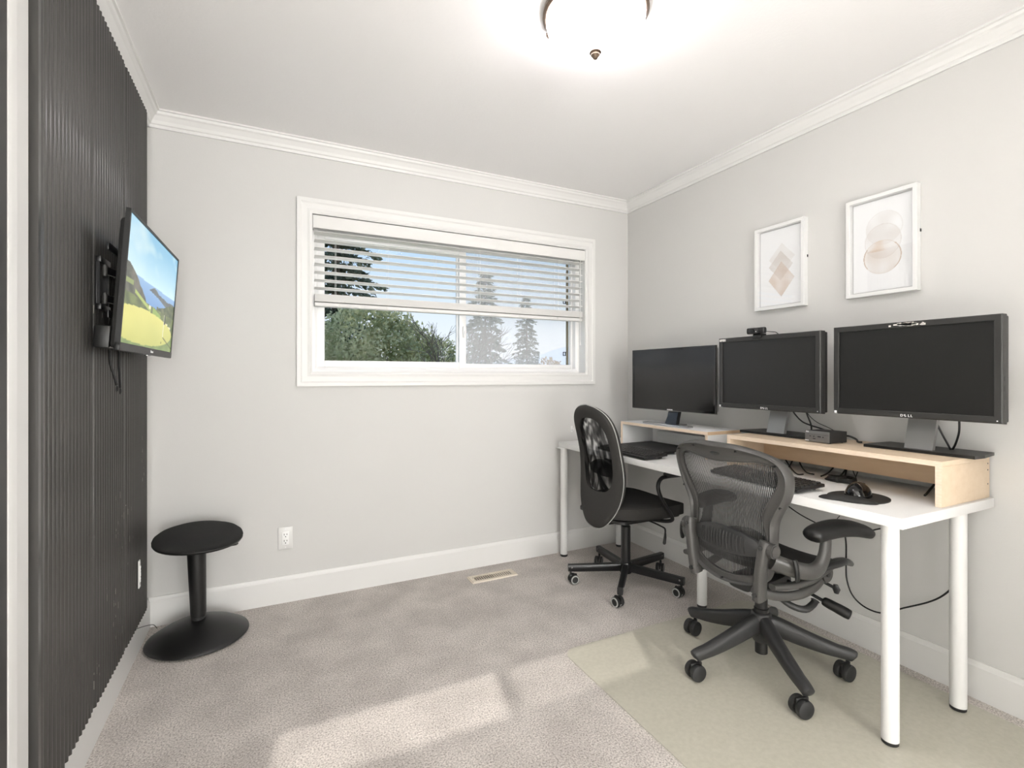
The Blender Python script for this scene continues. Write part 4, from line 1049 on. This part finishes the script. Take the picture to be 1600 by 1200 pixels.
# ---------------------------------------------------------------- fabric swivel chair at the far end
def fabric_chair():
    ch = thing('swivel_chair', 'black fabric swivel chair with tall mesh-inset back at far end of desk', 'chair', (1.835, 2.262, 0))
    R = .315
    # upper part faces the desk (local +x)
    for k in range(5):
        a = math.radians(10 + 72 * k)
        d = V((math.cos(a), math.sin(a), 0))
        bm = bmesh.new(); sweep(bm, [d * .02 + V((0, 0, .098)), d * .05 + V((0, 0, .098)), d * (R - .01) + V((0, 0, .092)), d * (R + .015) + V((0, 0, .092))], [(.014, .022), (.016, .022), (.015, .020), (.015, .020)], 12, up=(0, 0, 1), power=6)
        lg = obj('leg', bm, 'blackmetal', ch)
        bm = bmesh.new(); n = V((-d.y, d.x, 0)); e = d * (R - .005)
        cyl(bm, e + n * .0150 + V((0, 0, .098)), e + n * .0165 + V((0, 0, .098)), .005, seg=10); cyl(bm, e - n * .0150 + V((0, 0, .098)), e - n * .0165 + V((0, 0, .098)), .005, seg=10)
        obj('rivet', bm, 'silver', lg)
        caster(ch, d.x * R, d.y * R, a + [0.5, -.7, .3, .9, -.3][k], .027, .018, .012, 'blackplastic', True)
    bm = bmesh.new(); lathe(bm, [(0, .066), (.032, .066), (.034, .072), (.034, .124), (.030, .130), (0, .130)], 28); obj('hub', bm, 'blackmetal', ch)
    bm = bmesh.new(); lathe(bm, [(0, .125), (.027, .125), (.0265, .33), (.022, .335), (0, .335)], 28); obj('column_cover', bm, 'blackmetal', ch)
    bm = bmesh.new(); cyl(bm, (0, 0, .33), (0, 0, .385), .016, seg=20); obj('gas_column', bm, 'blackmetal', ch)
    bm = bmesh.new(); box(bm, -.17, .11, -.07, .07, .375, .412, .006); box(bm, -.09, .09, -.15, .15, .388, .410, .004); obj('tilt_mechanism', bm, 'blackmetal', ch)
    # lever with cranked handle, right side
    bm = bmesh.new(); sweep(bm, cr([(.03, -.06, .392), (.05, -.15, .388), (.062, -.225, .378), (.064, -.245, .370), (.060, -.250, .345), (.052, -.256, .318)], 4), .0045, 8); lv = obj('lever', bm, 'blackmetal', ch)
    bm = bmesh.new(); sweep(bm, [(.061, -.250, .350), (.056, -.254, .332), (.047, -.258, .302), (.044, -.260, .296)], [.005, .0075, .0085, .005], 10); obj('lever_grip', bm, 'blackplastic', lv)
    # seat cushion
    bm = bmesh.new(); bmesh.ops.create_cube(bm, size=2.0); bmesh.ops.subdivide_edges(bm, edges=bm.edges, cuts=9, use_grid_fill=True)
    for v in bm.verts:
        x, y, z = v.co
        q = (abs(x) ** 4.0 + abs(y) ** 4.0) ** .25; m = max(abs(x), abs(y), 1e-6); f = m / max(q, 1e-6)
        X, Y = x * f, y * f
        e = min(1.0, max(abs(x), abs(y)))
        zz = z * .036 * (1 - .30 * e ** 6) if z > 0 else z * .030
        wid = .245 - .028 * max(0, -X)
        Z = .452 + zz - .020 * max(0, X - .55) ** 2 * 3 + .010 * (Y * Y) + .006 * (X < -.5) * (-X - .5)
        v.co = (X * .245 + .03, Y * wid, Z)
    obj('seat', bm, 'fabric', ch, smooth=60)
    bm = bmesh.new(); prism(bm, rounded(-.20, .24, -.20, .20, .05), .409, .424); obj('seat_pan', bm, 'blackplastic', ch)
    # backrest: padded shell following an S curve
    U0 = [(.36, -.222), (.45, -.210), (.55, -.195), (.65, -.190), (.75, -.200), (.85, -.222), (.95, -.252), (1.03, -.275)]
    HW = [(.352, .0), (.358, .045), (.375, .085), (.41, .122), (.46, .158), (.52, .180), (.60, .192), (.68, .190), (.76, .184), (.84, .183), (.90, .180), (.95, .166), (.985, .138), (1.008, .098), (1.022, .055), (1.030, .0)]
    U0s = cr(U0, 6); 
    def u0(z): return interp(U0s, z)
    def curve(y): return .55 * y * y
    HWs = cr(HW, 4)
    outline = [(hw, z) for z, hw in HWs] + [(-hw, z) for z, hw in HWs[::-1]][1:-1]
    cen = (0, .69)
    inset = [(.0, .958), (.055, .950), (.092, .925), (.118, .88), (.128, .80), (.130, .72), (.126, .64), (.108, .585), (.07, .558), (0, .55), (-.07, .558), (-.108, .585), (-.126, .64), (-.130, .72), (-.128, .80), (-.118, .88), (-.092, .925), (-.055, .950)]
    ins = cr(inset, 5, True)
    # resample the outline radially so that it pairs with the inset loop
    import bisect
    def radial(loop, a):
        best = None; ca, sa = math.cos(a), math.sin(a)
        n = len(loop)
        for i in range(n):
            x1, y1 = loop[i][0] - cen[0], loop[i][1] - cen[1]; x2, y2 = loop[(i + 1) % n][0] - cen[0], loop[(i + 1) % n][1] - cen[1]
            den = (x2 - x1) * sa - (y2 - y1) * ca
            if abs(den) < 1e-12: continue
            t = -(x1 * sa - y1 * ca) / den
            if -1e-6 <= t <= 1 + 1e-6:
                px, py = x1 + t * (x2 - x1), y1 + t * (y2 - y1)
                rr = px * ca + py * sa
                if rr > 0 and (best is None or rr > best): best = rr
        return best or .1
    N = 96; ang = [2 * PI * k / N for k in range(N)]
    RO = [radial(outline, a) for a in ang]; RI = [radial(ins, a) for a in ang]
    def pt(a, r, du): y, z = cen[0] + r * math.cos(a), cen[1] + r * math.sin(a); return V((u0(z) + curve(y) + du, y, z))
    def shell(du_pairs):
        bm = bmesh.new(); rings = []
        for f, du in du_pairs:
            rings.append([bm.verts.new(pt(a, RI[i] + (RO[i] - RI[i]) * f, du)) for i, a in enumerate(ang)])
        for r0, r1_ in zip(rings, rings[1:]):
            for i in range(N): bm.faces.new((r0[i], r0[(i + 1) % N], r1_[(i + 1) % N], r1_[i]))
        return bm
    bm = shell([(0, 0.004), (0, -.010), (.12, -.013), (.55, -.016), (.85, -.013), (.97, -.006), (1.0, .004), (.97, .018), (.85, .026), (.5, .030), (.1, .020), (0, .004)])
    bk = obj('backrest', bm, 'fabric', ch, smooth=60)
    bm = bmesh.new(); sweep(bm, [pt(a, RO[i] + .0012, .000) for i, a in enumerate(ang)], .0028, 6, closed=True); obj('piping', bm, 'greyrim', bk, smooth=60)
    for du, nm in ((-.010, 'mesh_inset'), (.014, 'mesh_inset')):
        bm = bmesh.new(); c0 = bm.verts.new(pt(0, 0, du)); prev = None
        for f in (.25, .5, .75, 1.02):
            rg = [bm.verts.new(pt(a, RI[i] * f, du)) for i, a in enumerate(ang)]
            for i in range(N):
                if prev is None: bm.faces.new((c0, rg[i], rg[(i + 1) % N]))
                else: bm.faces.new((prev[i], prev[(i + 1) % N], rg[(i + 1) % N], rg[i]))
            prev = rg
        mi = obj(nm, bm, 'backmesh', bk, smooth=60); mi['label'] = 'see-through black mesh'
    # lumbar pad seen through the mesh
    bm = bmesh.new(); P = []
    for k in range(13):
        y = -.115 + .23 * k / 12; P.append((u0(.66) + curve(y) + .030, y, .665 + .012 * math.cos(y * 14)))
    sweep(bm, P, [(.012, .010 + .038 * math.sin(PI * (k + .6) / 13.2) ** .6) for k in range(13)], 12, up=(0, 0, 1), power=3); obj('lumbar_pad', bm, 'blackmatte', bk, smooth=60)
    # back support bar
    bm = bmesh.new(); sweep(bm, cr([(-.10, 0, .392), (-.18, 0, .40), (-.195, 0, .45), (-.178, 0, .52)], 5), (.030, .006), 10, up=(1, 0, 0), power=4); obj('back_support', bm, 'blackmetal', ch)
    # armrests
    for s in (-1, 1):
        path = cr([(.05, s * .14, .400), (.09, s * .215, .402), (.105, s * .255, .418), (.085, s * .262, .455), (.035, s * .264, .52), (.005, s * .264, .575), (.000, s * .262, .615), (.022, s * .260, .645), (.065, s * .258, .652), (.20, s * .255, .652)], 5)
        bm = bmesh.new(); sweep(bm, path, .0105, 12); ar = obj('armrest', bm, 'blackmetal', ch, smooth=70)
        pp = [(.055, s * .258, .656), (.075, s * .258, .662), (.15, s * .256, .664), (.24, s * .254, .662), (.275, s * .252, .656), (.285, s * .252, .650)]
        bm = bmesh.new(); sweep(bm, cr(pp, 4), [(.012 + .014 * math.sin(PI * min(1, k / 8)) if k < 4 else .024 - .008 * max(0, (k - 15) / 5), .013) for k in range(21)], 14, up=(0, 0, 1), power=3); obj('arm_pad', bm, 'blackplastic', ar, smooth=60)
    return ch
fabric_chair()

# ---------------------------------------------------------------- graphite mesh task chair
def mesh_chair():
    ch = thing('task_chair', 'graphite ergonomic task chair with striped mesh back on the chair mat', 'chair', (1.818, 1.380, .0036), math.radians(0.5))
    R = .306
    for k, a in enumerate([math.radians(q - .5) for q in (28, 100, 172, 244, 316)]):
        d = V((math.cos(a), math.sin(a), 0))
        P = cr([d * .01 + V((0, 0, .170)), d * .06 + V((0, 0, .162)), d * .165 + V((0, 0, .128)), d * .255 + V((0, 0, .104)), d * (R - .006) + V((0, 0, .096)), d * (R + .016) + V((0, 0, .090)), d * (R + .024) + V((0, 0, .084))], 3)
        n = len(P); rad = []
        for i in range(n):
            t = i / (n - 1)
            rad.append((.026 - .008 * t, (.046 - .040 * t if t < .55 else .024 - .004 * (t - .55))) if i < n - 2 else ((.014, .014) if i == n - 2 else (.006, .006)))
        bm = bmesh.new(); sweep(bm, P, rad, 16, up=(0, 0, 1), power=2.6); obj('leg', bm, 'graphitedark', ch, smooth=60)
        caster(ch, d.x * R, d.y * R, [.2, .1, -.15, -.25, -.05][k], .032, .023, .010, 'blackplastic', False)
    bm = bmesh.new(); lathe(bm, [(0, .098), (.030, .098), (.036, .110), (.040, .15), (.041, .19), (.038, .212), (.030, .218), (0, .218)], 30); obj('hub', bm, 'graphitedark', ch, smooth=50)
    bm = bmesh.new(); lathe(bm, [(0, .048), (.024, .050), (.024, .10), (0, .10)], 24); obj('column_tail', bm, 'blackplastic', ch)
    bm = bmesh.new(); lathe(bm, [(0, .21), (.028, .21), (.028, .232), (.024, .234), (.024, .30), (.020, .30), (.020, .385), (0, .385)], 24); obj('gas_column', bm, 'blackmetal', ch)
    # tilt body under the seat
    bm = bmesh.new(); sweep(bm, cr([(-.13, 0, .355), (-.08, 0, .350), (0, 0, .352), (.08, 0, .365), (.13, 0, .385)], 4), [(.05, .022)] * 4 + [(.075, .028)] * 9 + [(.06, .02)] * 4, 14, up=(0, 0, 1), power=4); obj('tilt_body', bm, 'graphitedark', ch, smooth=50)
    for s in (-1, 1):
        # curved arm linking the front pivot to the back frame
        P = cr([(-.225, s * .135, .405), (-.15, s * .165, .375), (-.06, s * .195, .372), (.02, s * .205, .388), (.075, s * .205, .420), (.085, s * .205, .45)], 5)
        bm = bmesh.new(); sweep(bm, P, [(.011, .017)] * len(P), 10, up=(0, 0, 1), power=3); obj('tilt_arm', bm, 'graphite', ch, smooth=60)
        bm = bmesh.new(); cyl(bm, (.082, s * .190, .432), (.082, s * .222, .432), .036, seg=28, bev=.006); pv = obj('front_pivot', bm, 'graphite', ch, smooth=50)
        bm = bmesh.new(); cyl(bm, (.082, s * .221, .432), (.082, s * .2245, .432), .011, seg=16); obj('pivot_bolt', bm, 'blackmetal', pv)
        bm = bmesh.new(); sweep(bm, cr([(-.02, s * .19, .405), (.03, s * .195, .425), (.06, s * .195, .455)], 4), (.010, .012), 8, up=(0, 1, 0)); obj('spring_link', bm, 'alugrey', ch, smooth=60)
    # seat: moulded rim with dark mesh
    def seat_pt(a, f):
        # a around, f 0..1 outward
        c, s = math.cos(a), math.sin(a)
        X = math.copysign(abs(c) ** .62, c); Y = math.copysign(abs(s) ** .62, s)
        x = .035 + X * f * .225; y = Y * f * (.248 + .010 * X)
        z = .462 + .020 * (Y * f) ** 2 - .075 * max(0, X * f - .45) ** 2 * 2.2 + .012 * max(0, -X * f) ** 2 - .012 * (1 - f * f)
        return V((x, y, z))
    N = 72; A_ = [2 * PI * k / N for k in range(N)]
    bm = bmesh.new(); c0 = bm.verts.new(seat_pt(0, 0)); prev = None
    for f in (.2, .4, .6, .8, .94):
        rg = [bm.verts.new(seat_pt(a, f)) for a in A_]
        for i in range(N):
            if prev is None: bm.faces.new((c0, rg[i], rg[(i + 1) % N]))
            else: bm.faces.new((prev[i], prev[(i + 1) % N], rg[(i + 1) % N], rg[i]))
        prev = rg
    obj('seat_mesh', bm, 'blackmatte', ch, smooth=60)
    bm = bmesh.new(); sweep(bm, [seat_pt(a, .965) - V((0, 0, .006)) for a in A_], [(.017, .012)] * N, 10, closed=True, up=(0, 0, 1)); obj('seat_frame', bm, 'graphitedark', ch, smooth=60)
    for s in (-1, 1):
        P = cr([(-.21, s * .20, .430), (-.12, s * .215, .425), (-.04, s * .222, .430), (.04, s * .225, .452), (.12, s * .222, .470), (.20, s * .215, .462), (.255, s * .20, .437)], 5)
        bm = bmesh.new(); sweep(bm, P, [(.016, .014 - .004 * abs(i / 15 - 1)) for i in range(len(P))], 10, up=(0, 0, 1), power=3); obj('seat_rail', bm, 'graphite', ch, smooth=60)
    # back
    UB = cr([(.36, -.205), (.45, -.215), (.55, -.208), (.65, -.212), (.75, -.232), (.85, -.255), (.95, -.270)], 5)
    def ub(y, z): return interp(UB, z) + .95 * y * y
    def P3(y, z, du=0.0): return V((ub(y, z) + du, y, z))
    half_o = [(0, .928), (.10, .924), (.18, .906), (.233, .878), (.256, .835), (.254, .785), (.238, .735), (.214, .69), (.196, .645), (.190, .59), (.186, .52), (.176, .455), (.150, .420), (.09, .396), (0, .386)]
    half_i = [(0, .856), (.10, .864), (.165, .870), (.205, .862), (.220, .835), (.216, .795), (.190, .748), (.165, .705), (.150, .665), (.158, .61), (.160, .54), (.152, .475), (.128, .448), (.08, .430), (0, .420)]
    def full(h):
        L = h + [(-y, z) for y, z in h[1:-1]][::-1]
        return cr(L, 5, True)
    O = full(half_o); I = full(half_i); n = len(O)
    def at(i, f): return (I[i][0] + (O[i][0] - I[i][0]) * f, I[i][1] + (O[i][1] - I[i][1]) * f)
    bm = bmesh.new(); rings = []
    for f, du in [(0, .006), (0, -.004), (.05, -.007), (.25, -.008), (.6, -.012), (.68, -.022), (.82, -.026), (.95, -.020), (1.0, -.004), (1.0, .010), (.95, .018), (.7, .016), (.2, .010), (0, .006)]:
        rings.append([bm.verts.new(P3(*at(i, f), du)) for i in range(n)])
    for r0, r1_ in zip(rings, rings[1:]):
        for i in range(n): bm.faces.new((r0[i], r0[(i + 1) % n], r1_[(i + 1) % n], r1_[i]))
    bf = obj('back_frame', bm, 'graphite', ch, smooth=55)
    bm = bmesh.new(); sweep(bm, [P3(*at(i, .02), -.006) for i in range(n)], .0030, 6, closed=True); obj('mesh_edge', bm, 'graphite', bf, smooth=60)
    # screws and emblem oval on the frame
    for y, z in ((.222, .872), (.10, .905), (-.10, .905), (-.222, .865), (.0, .398), (-.222, .715), (.222, .715)):
        q = P3(y, z, -.022); bm = bmesh.new(); cyl(bm, q + V((-.004, 0, 0)), q + V((.006, 0, 0)), .0042, seg=10); obj('frame_screw', bm, 'blackmetal', bf)
    bm = bmesh.new(); bmesh.ops.create_uvsphere(bm, u_segments=20, v_segments=8, radius=1.0); q = P3(0, .885, -.0105)
    xform(bm, Matrix.Translation(q) @ Matrix.Diagonal((.003, .024, .007, 1))); obj('emblem', bm, 'graphitedark', bf, smooth=60)
    # striped mesh: strands running up the back, cut to the opening
    bm = bmesh.new(); poly = I
    def spans(y):
        zs_ = []
        for i in range(n):
            (y1, z1), (y2, z2) = poly[i], poly[(i + 1) % n]
            if (y1 - y) * (y2 - y) < 0: zs_.append(z1 + (z2 - z1) * (y - y1) / (y2 - y1))
        zs_.sort(); return [(zs_[i], zs_[i + 1]) for i in range(0, len(zs_) - 1, 2)]
    pitch, wd = .0062, .0021
    k = -40
    while k <= 40:
        y = k * pitch
        for z0, z1 in spans(y + 1e-5):
            z0 -= .004; z1 += .004
            m = max(2, int((z1 - z0) / .025)); prev = None
            for q in range(m + 1):
                z = z0 + (z1 - z0) * q / m
                a = bm.verts.new(P3(y - wd, z, .0005)); b = bm.verts.new(P3(y + wd, z, .0005)); c = bm.verts.new(P3(y, z, -.0014))
                if prev:
                    for (p_, q_), (r_, s_) in (((prev[0], prev[2]), (a, c)), ((prev[2], prev[1]), (c, b)), ((prev[1], prev[0]), (b, a))): bm.faces.new((p_, q_, s_, r_))
                prev = (a, b, c)
        k += 1
    mo = obj('back_mesh', bm, 'pellicle', ch, smooth=0); mo['kind'] = 'stuff'
    # lumbar pad across the back, with ribs
    bm = bmesh.new(); vs0, vs1 = [], []
    M_ = 24
    for j in range(M_ + 1):
        y = -.155 + .310 * j / M_; e = abs(y) / .155
        hh = .048 * (1 - .55 * e ** 2.2); zc = .550 - .012 * e * e + .004
        row0, row1 = [], []
        for i in range(7):
            t = -1 + 2 * i / 6; row0.append(bm.verts.new(P3(y, zc + t * hh, -.026 - .006 * (1 - t * t) + .012 * e ** 3))); row1.append(bm.verts.new(P3(y, zc + t * hh, -.012 + .010 * e ** 3)))
        vs0.append(row0); vs1.append(row1)
    for j in range(M_):
        for i in range(6):
            bm.faces.new((vs0[j][i], vs0[j][i + 1], vs0[j + 1][i + 1], vs0[j + 1][i])); bm.faces.new((vs1[j][i], vs1[j][i + 1], vs1[j + 1][i + 1], vs1[j + 1][i]))
        bm.faces.new((vs0[j][0], vs0[j + 1][0], vs1[j + 1][0], vs1[j][0])); bm.faces.new((vs0[j][6], vs0[j + 1][6], vs1[j + 1][6], vs1[j][6]))
    for j in (0, M_):
        for i in range(6): bm.faces.new((vs0[j][i], vs0[j][i + 1], vs1[j][i + 1], vs1[j][i]))
    lb = obj('lumbar_pad', bm, 'graphitedark', ch, smooth=60)
    for j in range(15):
        y = -.098 + .0140 * j; e = abs(y) / .168
        bm = bmesh.new(); hh = .033 * (1 - .55 * e ** 2.2)
        sweep(bm, [P3(y, .552 + t * hh - .012 * e * e, -.0345 + .006 * t * t + .012 * e ** 3) for t in (-1, -.5, 0, .5, 1)], (.0026, .0022), 6); obj('pad_rib', bm, 'pellicle', lb)
    # side posts with bolts, arms and pads
    for s in (-1, 1):
        P = cr([(-.214, s * .146 - .006, .368), (-.218, s * .150 - .006, .40), (-.222, s * .160 - .006, .48), (-.220, s * .172 - .006, .562), (-.214, s * .176 - .006, .588)], 5)
        bm = bmesh.new(); sweep(bm, P, [(.017, .024)] * (len(P) - 1) + [(.013, .020)], 14, up=(1, 0, 0), power=4); po = obj('side_post', bm, 'graphite', ch, smooth=50)
        for yb, zb in ((.148, .390), (.172, .568)):
            bm = bmesh.new(); cyl(bm, (-.2485, s * yb - .006, zb), (-.232, s * yb - .006, zb), .0085, seg=18, bev=.001); bt = obj('post_bolt', bm, 'graphitedark', po)
        bm = bmesh.new(); cyl(bm, (-.212, s * .186 - .006, .560), (-.212, s * .212 - .006, .560), .026, seg=24, bev=.004); obj('arm_joint', bm, 'graphite', ch, smooth=50)
        # arm: from the post forward and up in a curve to the pad
        P = cr([(-.205, s * .196, .520), (-.15, s * .232, .498), (-.09, s * .257, .484), (-.045, s * .264, .495), (-.018, s * .266, .530), (-.008, s * .266, .570), (-.004, s * .266, .592)], 5)
        rad = [(.022, .030) if i < 8 else (.020 - .006 * (i - 8) / (len(P) - 9), .030 - .010 * (i - 8) / (len(P) - 9)) for i in range(len(P))]
        bm = bmesh.new(); sweep(bm, P, rad, 14, power=2.6, up=(-.5, 0, .9)); ar = obj('arm', bm, 'graphite', ch, smooth=60)
        bm = bmesh.new(); sweep(bm, cr([(-.172, s * .258, .540), (-.171, s * .264, .520), (-.169, s * .266, .490), (-.165, s * .264, .465)], 4), [(.009, .006)] * 12 + [(.006, .004)], 10, up=(0, 1, 0), power=3); obj('arm_lever', bm, 'blackplastic', ar, smooth=60)
        toe = -.10 * s
        pp = [(-.115, .262, .605), (-.10, .262, .614), (-.04, .264, .622), (.03, .272, .625), (.09, .284, .619), (.14, .297, .606), (.165, .304, .594), (.172, .306, .588)]
        pp = cr([(x + .025, s * y, z) for x, y, z in pp], 3); m = len(pp)
        rr = []
        for i in range(m):
            t = i / (m - 1); e = math.sin(PI * min(1, max(0, t))) ** .35
            rr.append(((.050 - .016 * t) * max(.15, e), (.036 - .014 * t) * max(.2, e)))
        bm = bmesh.new(); sweep(bm, pp, rr, 18, up=(0, 0, 1), power=2.5); obj('arm_pad', bm, 'blackplastic', ar, smooth=70)
    # controls on the right side
    bm = bmesh.new(); sweep(bm, [(.02, -.10, .375), (.04, -.20, .348), (.048, -.235, .338)], .0062, 10); rod = obj('adjust_rod', bm, 'blackmetal', ch)
    bm = bmesh.new(); sweep(bm, cr([(.046, -.222, .342), (.049, -.235, .338), (.058, -.275, .328), (.064, -.305, .320), (.066, -.312, .318)], 3), [.009, .014, .016, .017, .018, .018, .019, .019, .019, .018, .017, .014, .006], 12); obj('adjust_knob', bm, 'blackplastic', rod, smooth=60)
    bm = bmesh.new(); sweep(bm, cr([(-.06, -.10, .345), (-.05, -.16, .318), (-.01, -.19, .306), (.03, -.195, .318), (.045, -.195, .330)], 4), [(.013, .012)] * 16 + [(.016, .016)], 10); obj('tilt_lever', bm, 'graphitedark', ch, smooth=60)
    bm = bmesh.new(); cyl(bm, (.10, -.18, .392), (.105, -.235, .380), .006, seg=10); sweep(bm, [(.105, -.235, .395), (.105, -.238, .378), (.105, -.238, .362)], [(.008, .006), (.015, .008), (.008, .006)], 12); obj('tension_knob', bm, 'graphitedark', ch, smooth=60)
    return ch
mesh_chair()

# ================================================================== OUTSIDE
GZ = -2.9
struct(obj('ground', B(-80, 120, 3.2, 240, GZ - .2, GZ), 'grass', smooth=0))
random.seed(11)
def mesh_from(name, vs, fs, m, parent, smooth=0):
    me = bpy.data.meshes.new(name); me.from_pydata(vs, [], fs); return mobj(name, me, m, parent, smooth)
def leaf_quad(vs, fs, c, size, d=None):
    a = V((random.gauss(0, 1), random.gauss(0, 1), random.gauss(0, 1))).normalized() if d is None else d
    b = a.cross(V((random.gauss(0, 1), random.gauss(0, 1), random.gauss(0, 1)))).normalized()
    n = len(vs); w = size * .36
    vs += [tuple(c - b * w), tuple(c + a * size), tuple(c + b * w), tuple(c - a * size * .4)]; fs.append((n, n + 1, n + 2, n + 3))
def conifer(label, pos, h, rad, m, seed, droop=.28, dens=1.0, leaf=.17):
    random.seed(seed)
    t = thing('conifer_tree', label, 'tree', pos)
    bm = bmesh.new(); sweep(bm, [(0, 0, 0), (.03, .02, h * .4), (0, 0, h * .97)], [h * .017, h * .011, .015], 8); obj('trunk', bm, 'bark', t, smooth=60)
    vs, fs = [], []
    z = h * .08
    while z < h * .99:
        f = 1 - z / h; L = rad * (f ** .8) * random.uniform(.75, 1.1) + .12
        nb = max(4, int(7 * dens))
        a0 = random.uniform(0, 6.28)
        for k in range(nb):
            a = a0 + 2 * PI * k / nb + random.gauss(0, .25); l = L * random.uniform(.65, 1.12); d = V((math.cos(a), math.sin(a), 0))
            steps = max(3, int(l / (leaf * .62)))
            for s_ in range(1, steps + 1):
                q = s_ / steps; c = d * (l * q) + V((0, 0, z - droop * l * q * q + .05 * l * q))
                side = V((-d.y, d.x, 0))
                for r_ in range(max(3, int(6 * dens))):
                    off = side * random.gauss(0, .13 * l * (1.1 - q) + .05) + V((0, 0, random.gauss(-.04, .05)))
                    leaf_quad(vs, fs, c + off, leaf * random.uniform(.6, 1.15), (d + V((random.gauss(0, .5), random.gauss(0, .5), random.gauss(-.25, .35)))).normalized())
        z += h * .026 * random.uniform(.8, 1.2) + .03
    o = mesh_from('foliage', vs, fs, m, t); return t
def leafy(label, pos, blobs, m, seed, n=9000, leaf=.13, trunk=True, h=4, name='leafy_tree'):
    random.seed(seed); t = thing(name, label, 'tree' if trunk else 'shrub', pos)
    if trunk:
        bm = bmesh.new()
        sweep(bm, [(0, 0, 0), (.05, 0, h * .3), (0, .05, h * .7)], [h * .02, h * .014, h * .006], 7)
        for k in range(9):
            a = random.uniform(0, 6.28); z0 = h * random.uniform(.2, .5)
            sweep(bm, [(0, 0, z0), (math.cos(a) * h * .13, math.sin(a) * h * .13, z0 + h * .16), (math.cos(a) * h * .22, math.sin(a) * h * .22, z0 + h * .30)], [h * .008, h * .005, h * .002], 5)
        obj('trunk', bm, 'bark', t, smooth=60)
    vs, fs = [], []; tot = sum(b[3] * b[4] * b[5] for b in blobs) 
    for (x, y, z, rx, ry, rz) in blobs:
        for k in range(int(n * rx * ry * rz / tot)):
            d = V((random.gauss(0, 1), random.gauss(0, 1), random.gauss(0, 1))).normalized()
            r = random.uniform(.55, 1.0) ** .6 * (1 + .22 * noise.noise((d.x * 2.3 + x, d.y * 2.3 + z, d.z * 2.3)))
            leaf_quad(vs, fs, V((x + d.x * rx * r, y + d.y * ry * r, z + d.z * rz * r)), leaf * random.uniform(.6, 1.2))
    mesh_from('foliage', vs, fs, m, t); return t
def bare(label, pos, h, seed, depth=5, spread=.5):
    random.seed(seed); t = thing('bare_tree', label, 'tree', pos); bm = bmesh.new(); tw = bmesh.new()
    def grow(b, p, d, l, r, lev):
        q = p + d * l; sweep(b if lev > 2 else tw, [p, (p + q) / 2 + V((random.gauss(0, .03 * l), random.gauss(0, .03 * l), 0)), q], [r, r * .85, r * .65], 5)
        if lev == 0: return
        for k in range(3 if lev > 1 else 4):
            nd = (d + V((random.gauss(0, spread), random.gauss(0, spread), random.gauss(.12, spread * .6)))).normalized()
            grow(b, p + d * l * random.uniform(.55, 1.0), nd, l * random.uniform(.55, .8), r * .6, lev - 1)
    grow(bm, V((0, 0, 0)), V((0, 0, 1)), h * .34, h * .009, depth)
    obj('trunk', bm, 'bark', t, smooth=60); obj('twigs', tw, 'bark', t, smooth=0); return t
def ground_at(u, t): p = far(u, PY, t); p.z = GZ; return p
conifer('tall dark conifer filling the left side of the window view', ground_at(524, 21.0), 17.5, 3.3, 'conifer', 3, dens=1.15, leaf=.22)
leafy('dense green leafy tree in the lower left window pane', ground_at(596, 16.0), [(-.4, 0, 5.0, 1.6, 1.4, 1.5), (.5, 0, 4.6, 1.5, 1.3, 1.4), (-1.0, .2, 3.8, 1.4, 1.3, 1.4), (.9, .3, 3.6, 1.4, 1.3, 1.3)], 'leaf', 5, n=20000, leaf=.12, h=6)
leafy('second green leafy tree, lower, beside the window centre', ground_at(674, 20.5), [(0, 0, 4.5, 1.4, 1.2, 1.3), (.6, .2, 3.6, 1.5, 1.2, 1.3), (-.9, .3, 3.7, 1.4, 1.2, 1.4)], 'leaf', 8, n=12000, leaf=.12, h=5)
bare('bare branched tree seen at the middle of the window', ground_at(708, 12.5), 6.4, 4, depth=5, spread=.42)
conifer('grey-green conifer just right of the window centre bar', ground_at(758, 25.0), 9.5, 2.3, 'conifer_light', 31, dens=.75, leaf=.21)
conifer('slim pointed conifer in the right window pane', ground_at(823, 31.0), 9.2, 1.7, 'conifer_light', 17, dens=.8, leaf=.2)
bare('bare twiggy tree beside the grey-green conifer', ground_at(742, 16.0), 8.0, 14, depth=5, spread=.42)
leafy('orange-brown shrub in the lower right of window', ground_at(858, 24.0), [(0, 0, 3.9, .9, .8, 1.1), (.3, 0, 3.0, 1.0, .9, 1.0)], 'leaf_orange', 6, n=2500, leaf=.12, h=4.4, name='shrub_tree')
# far hills
hl = bmesh.new(); top = []; bot = []
for k in range(41):
    u = 560 + 480 * k / 40; t = 190
    p = far(u, PY, t); zz = 6 + 6 * math.exp(-((u - 885) / 60) ** 2) + 2 * math.exp(-((u - 780) / 40) ** 2) + 2.5 * noise.noise((u * .03, 0, 0))
    top.append(hl.verts.new((p.x, p.y, zz))); bot.append(hl.verts.new((p.x - 10, p.y - 45, GZ - .1)))
bk = [hl.verts.new((v.co.x + 10, v.co.y + 45, GZ - .1)) for v in top]
for k in range(40):
    hl.faces.new((bot[k], bot[k + 1], top[k + 1], top[k])); hl.faces.new((top[k], top[k + 1], bk[k + 1], bk[k]))
struct(obj('hills', hl, 'hill', smooth=80))
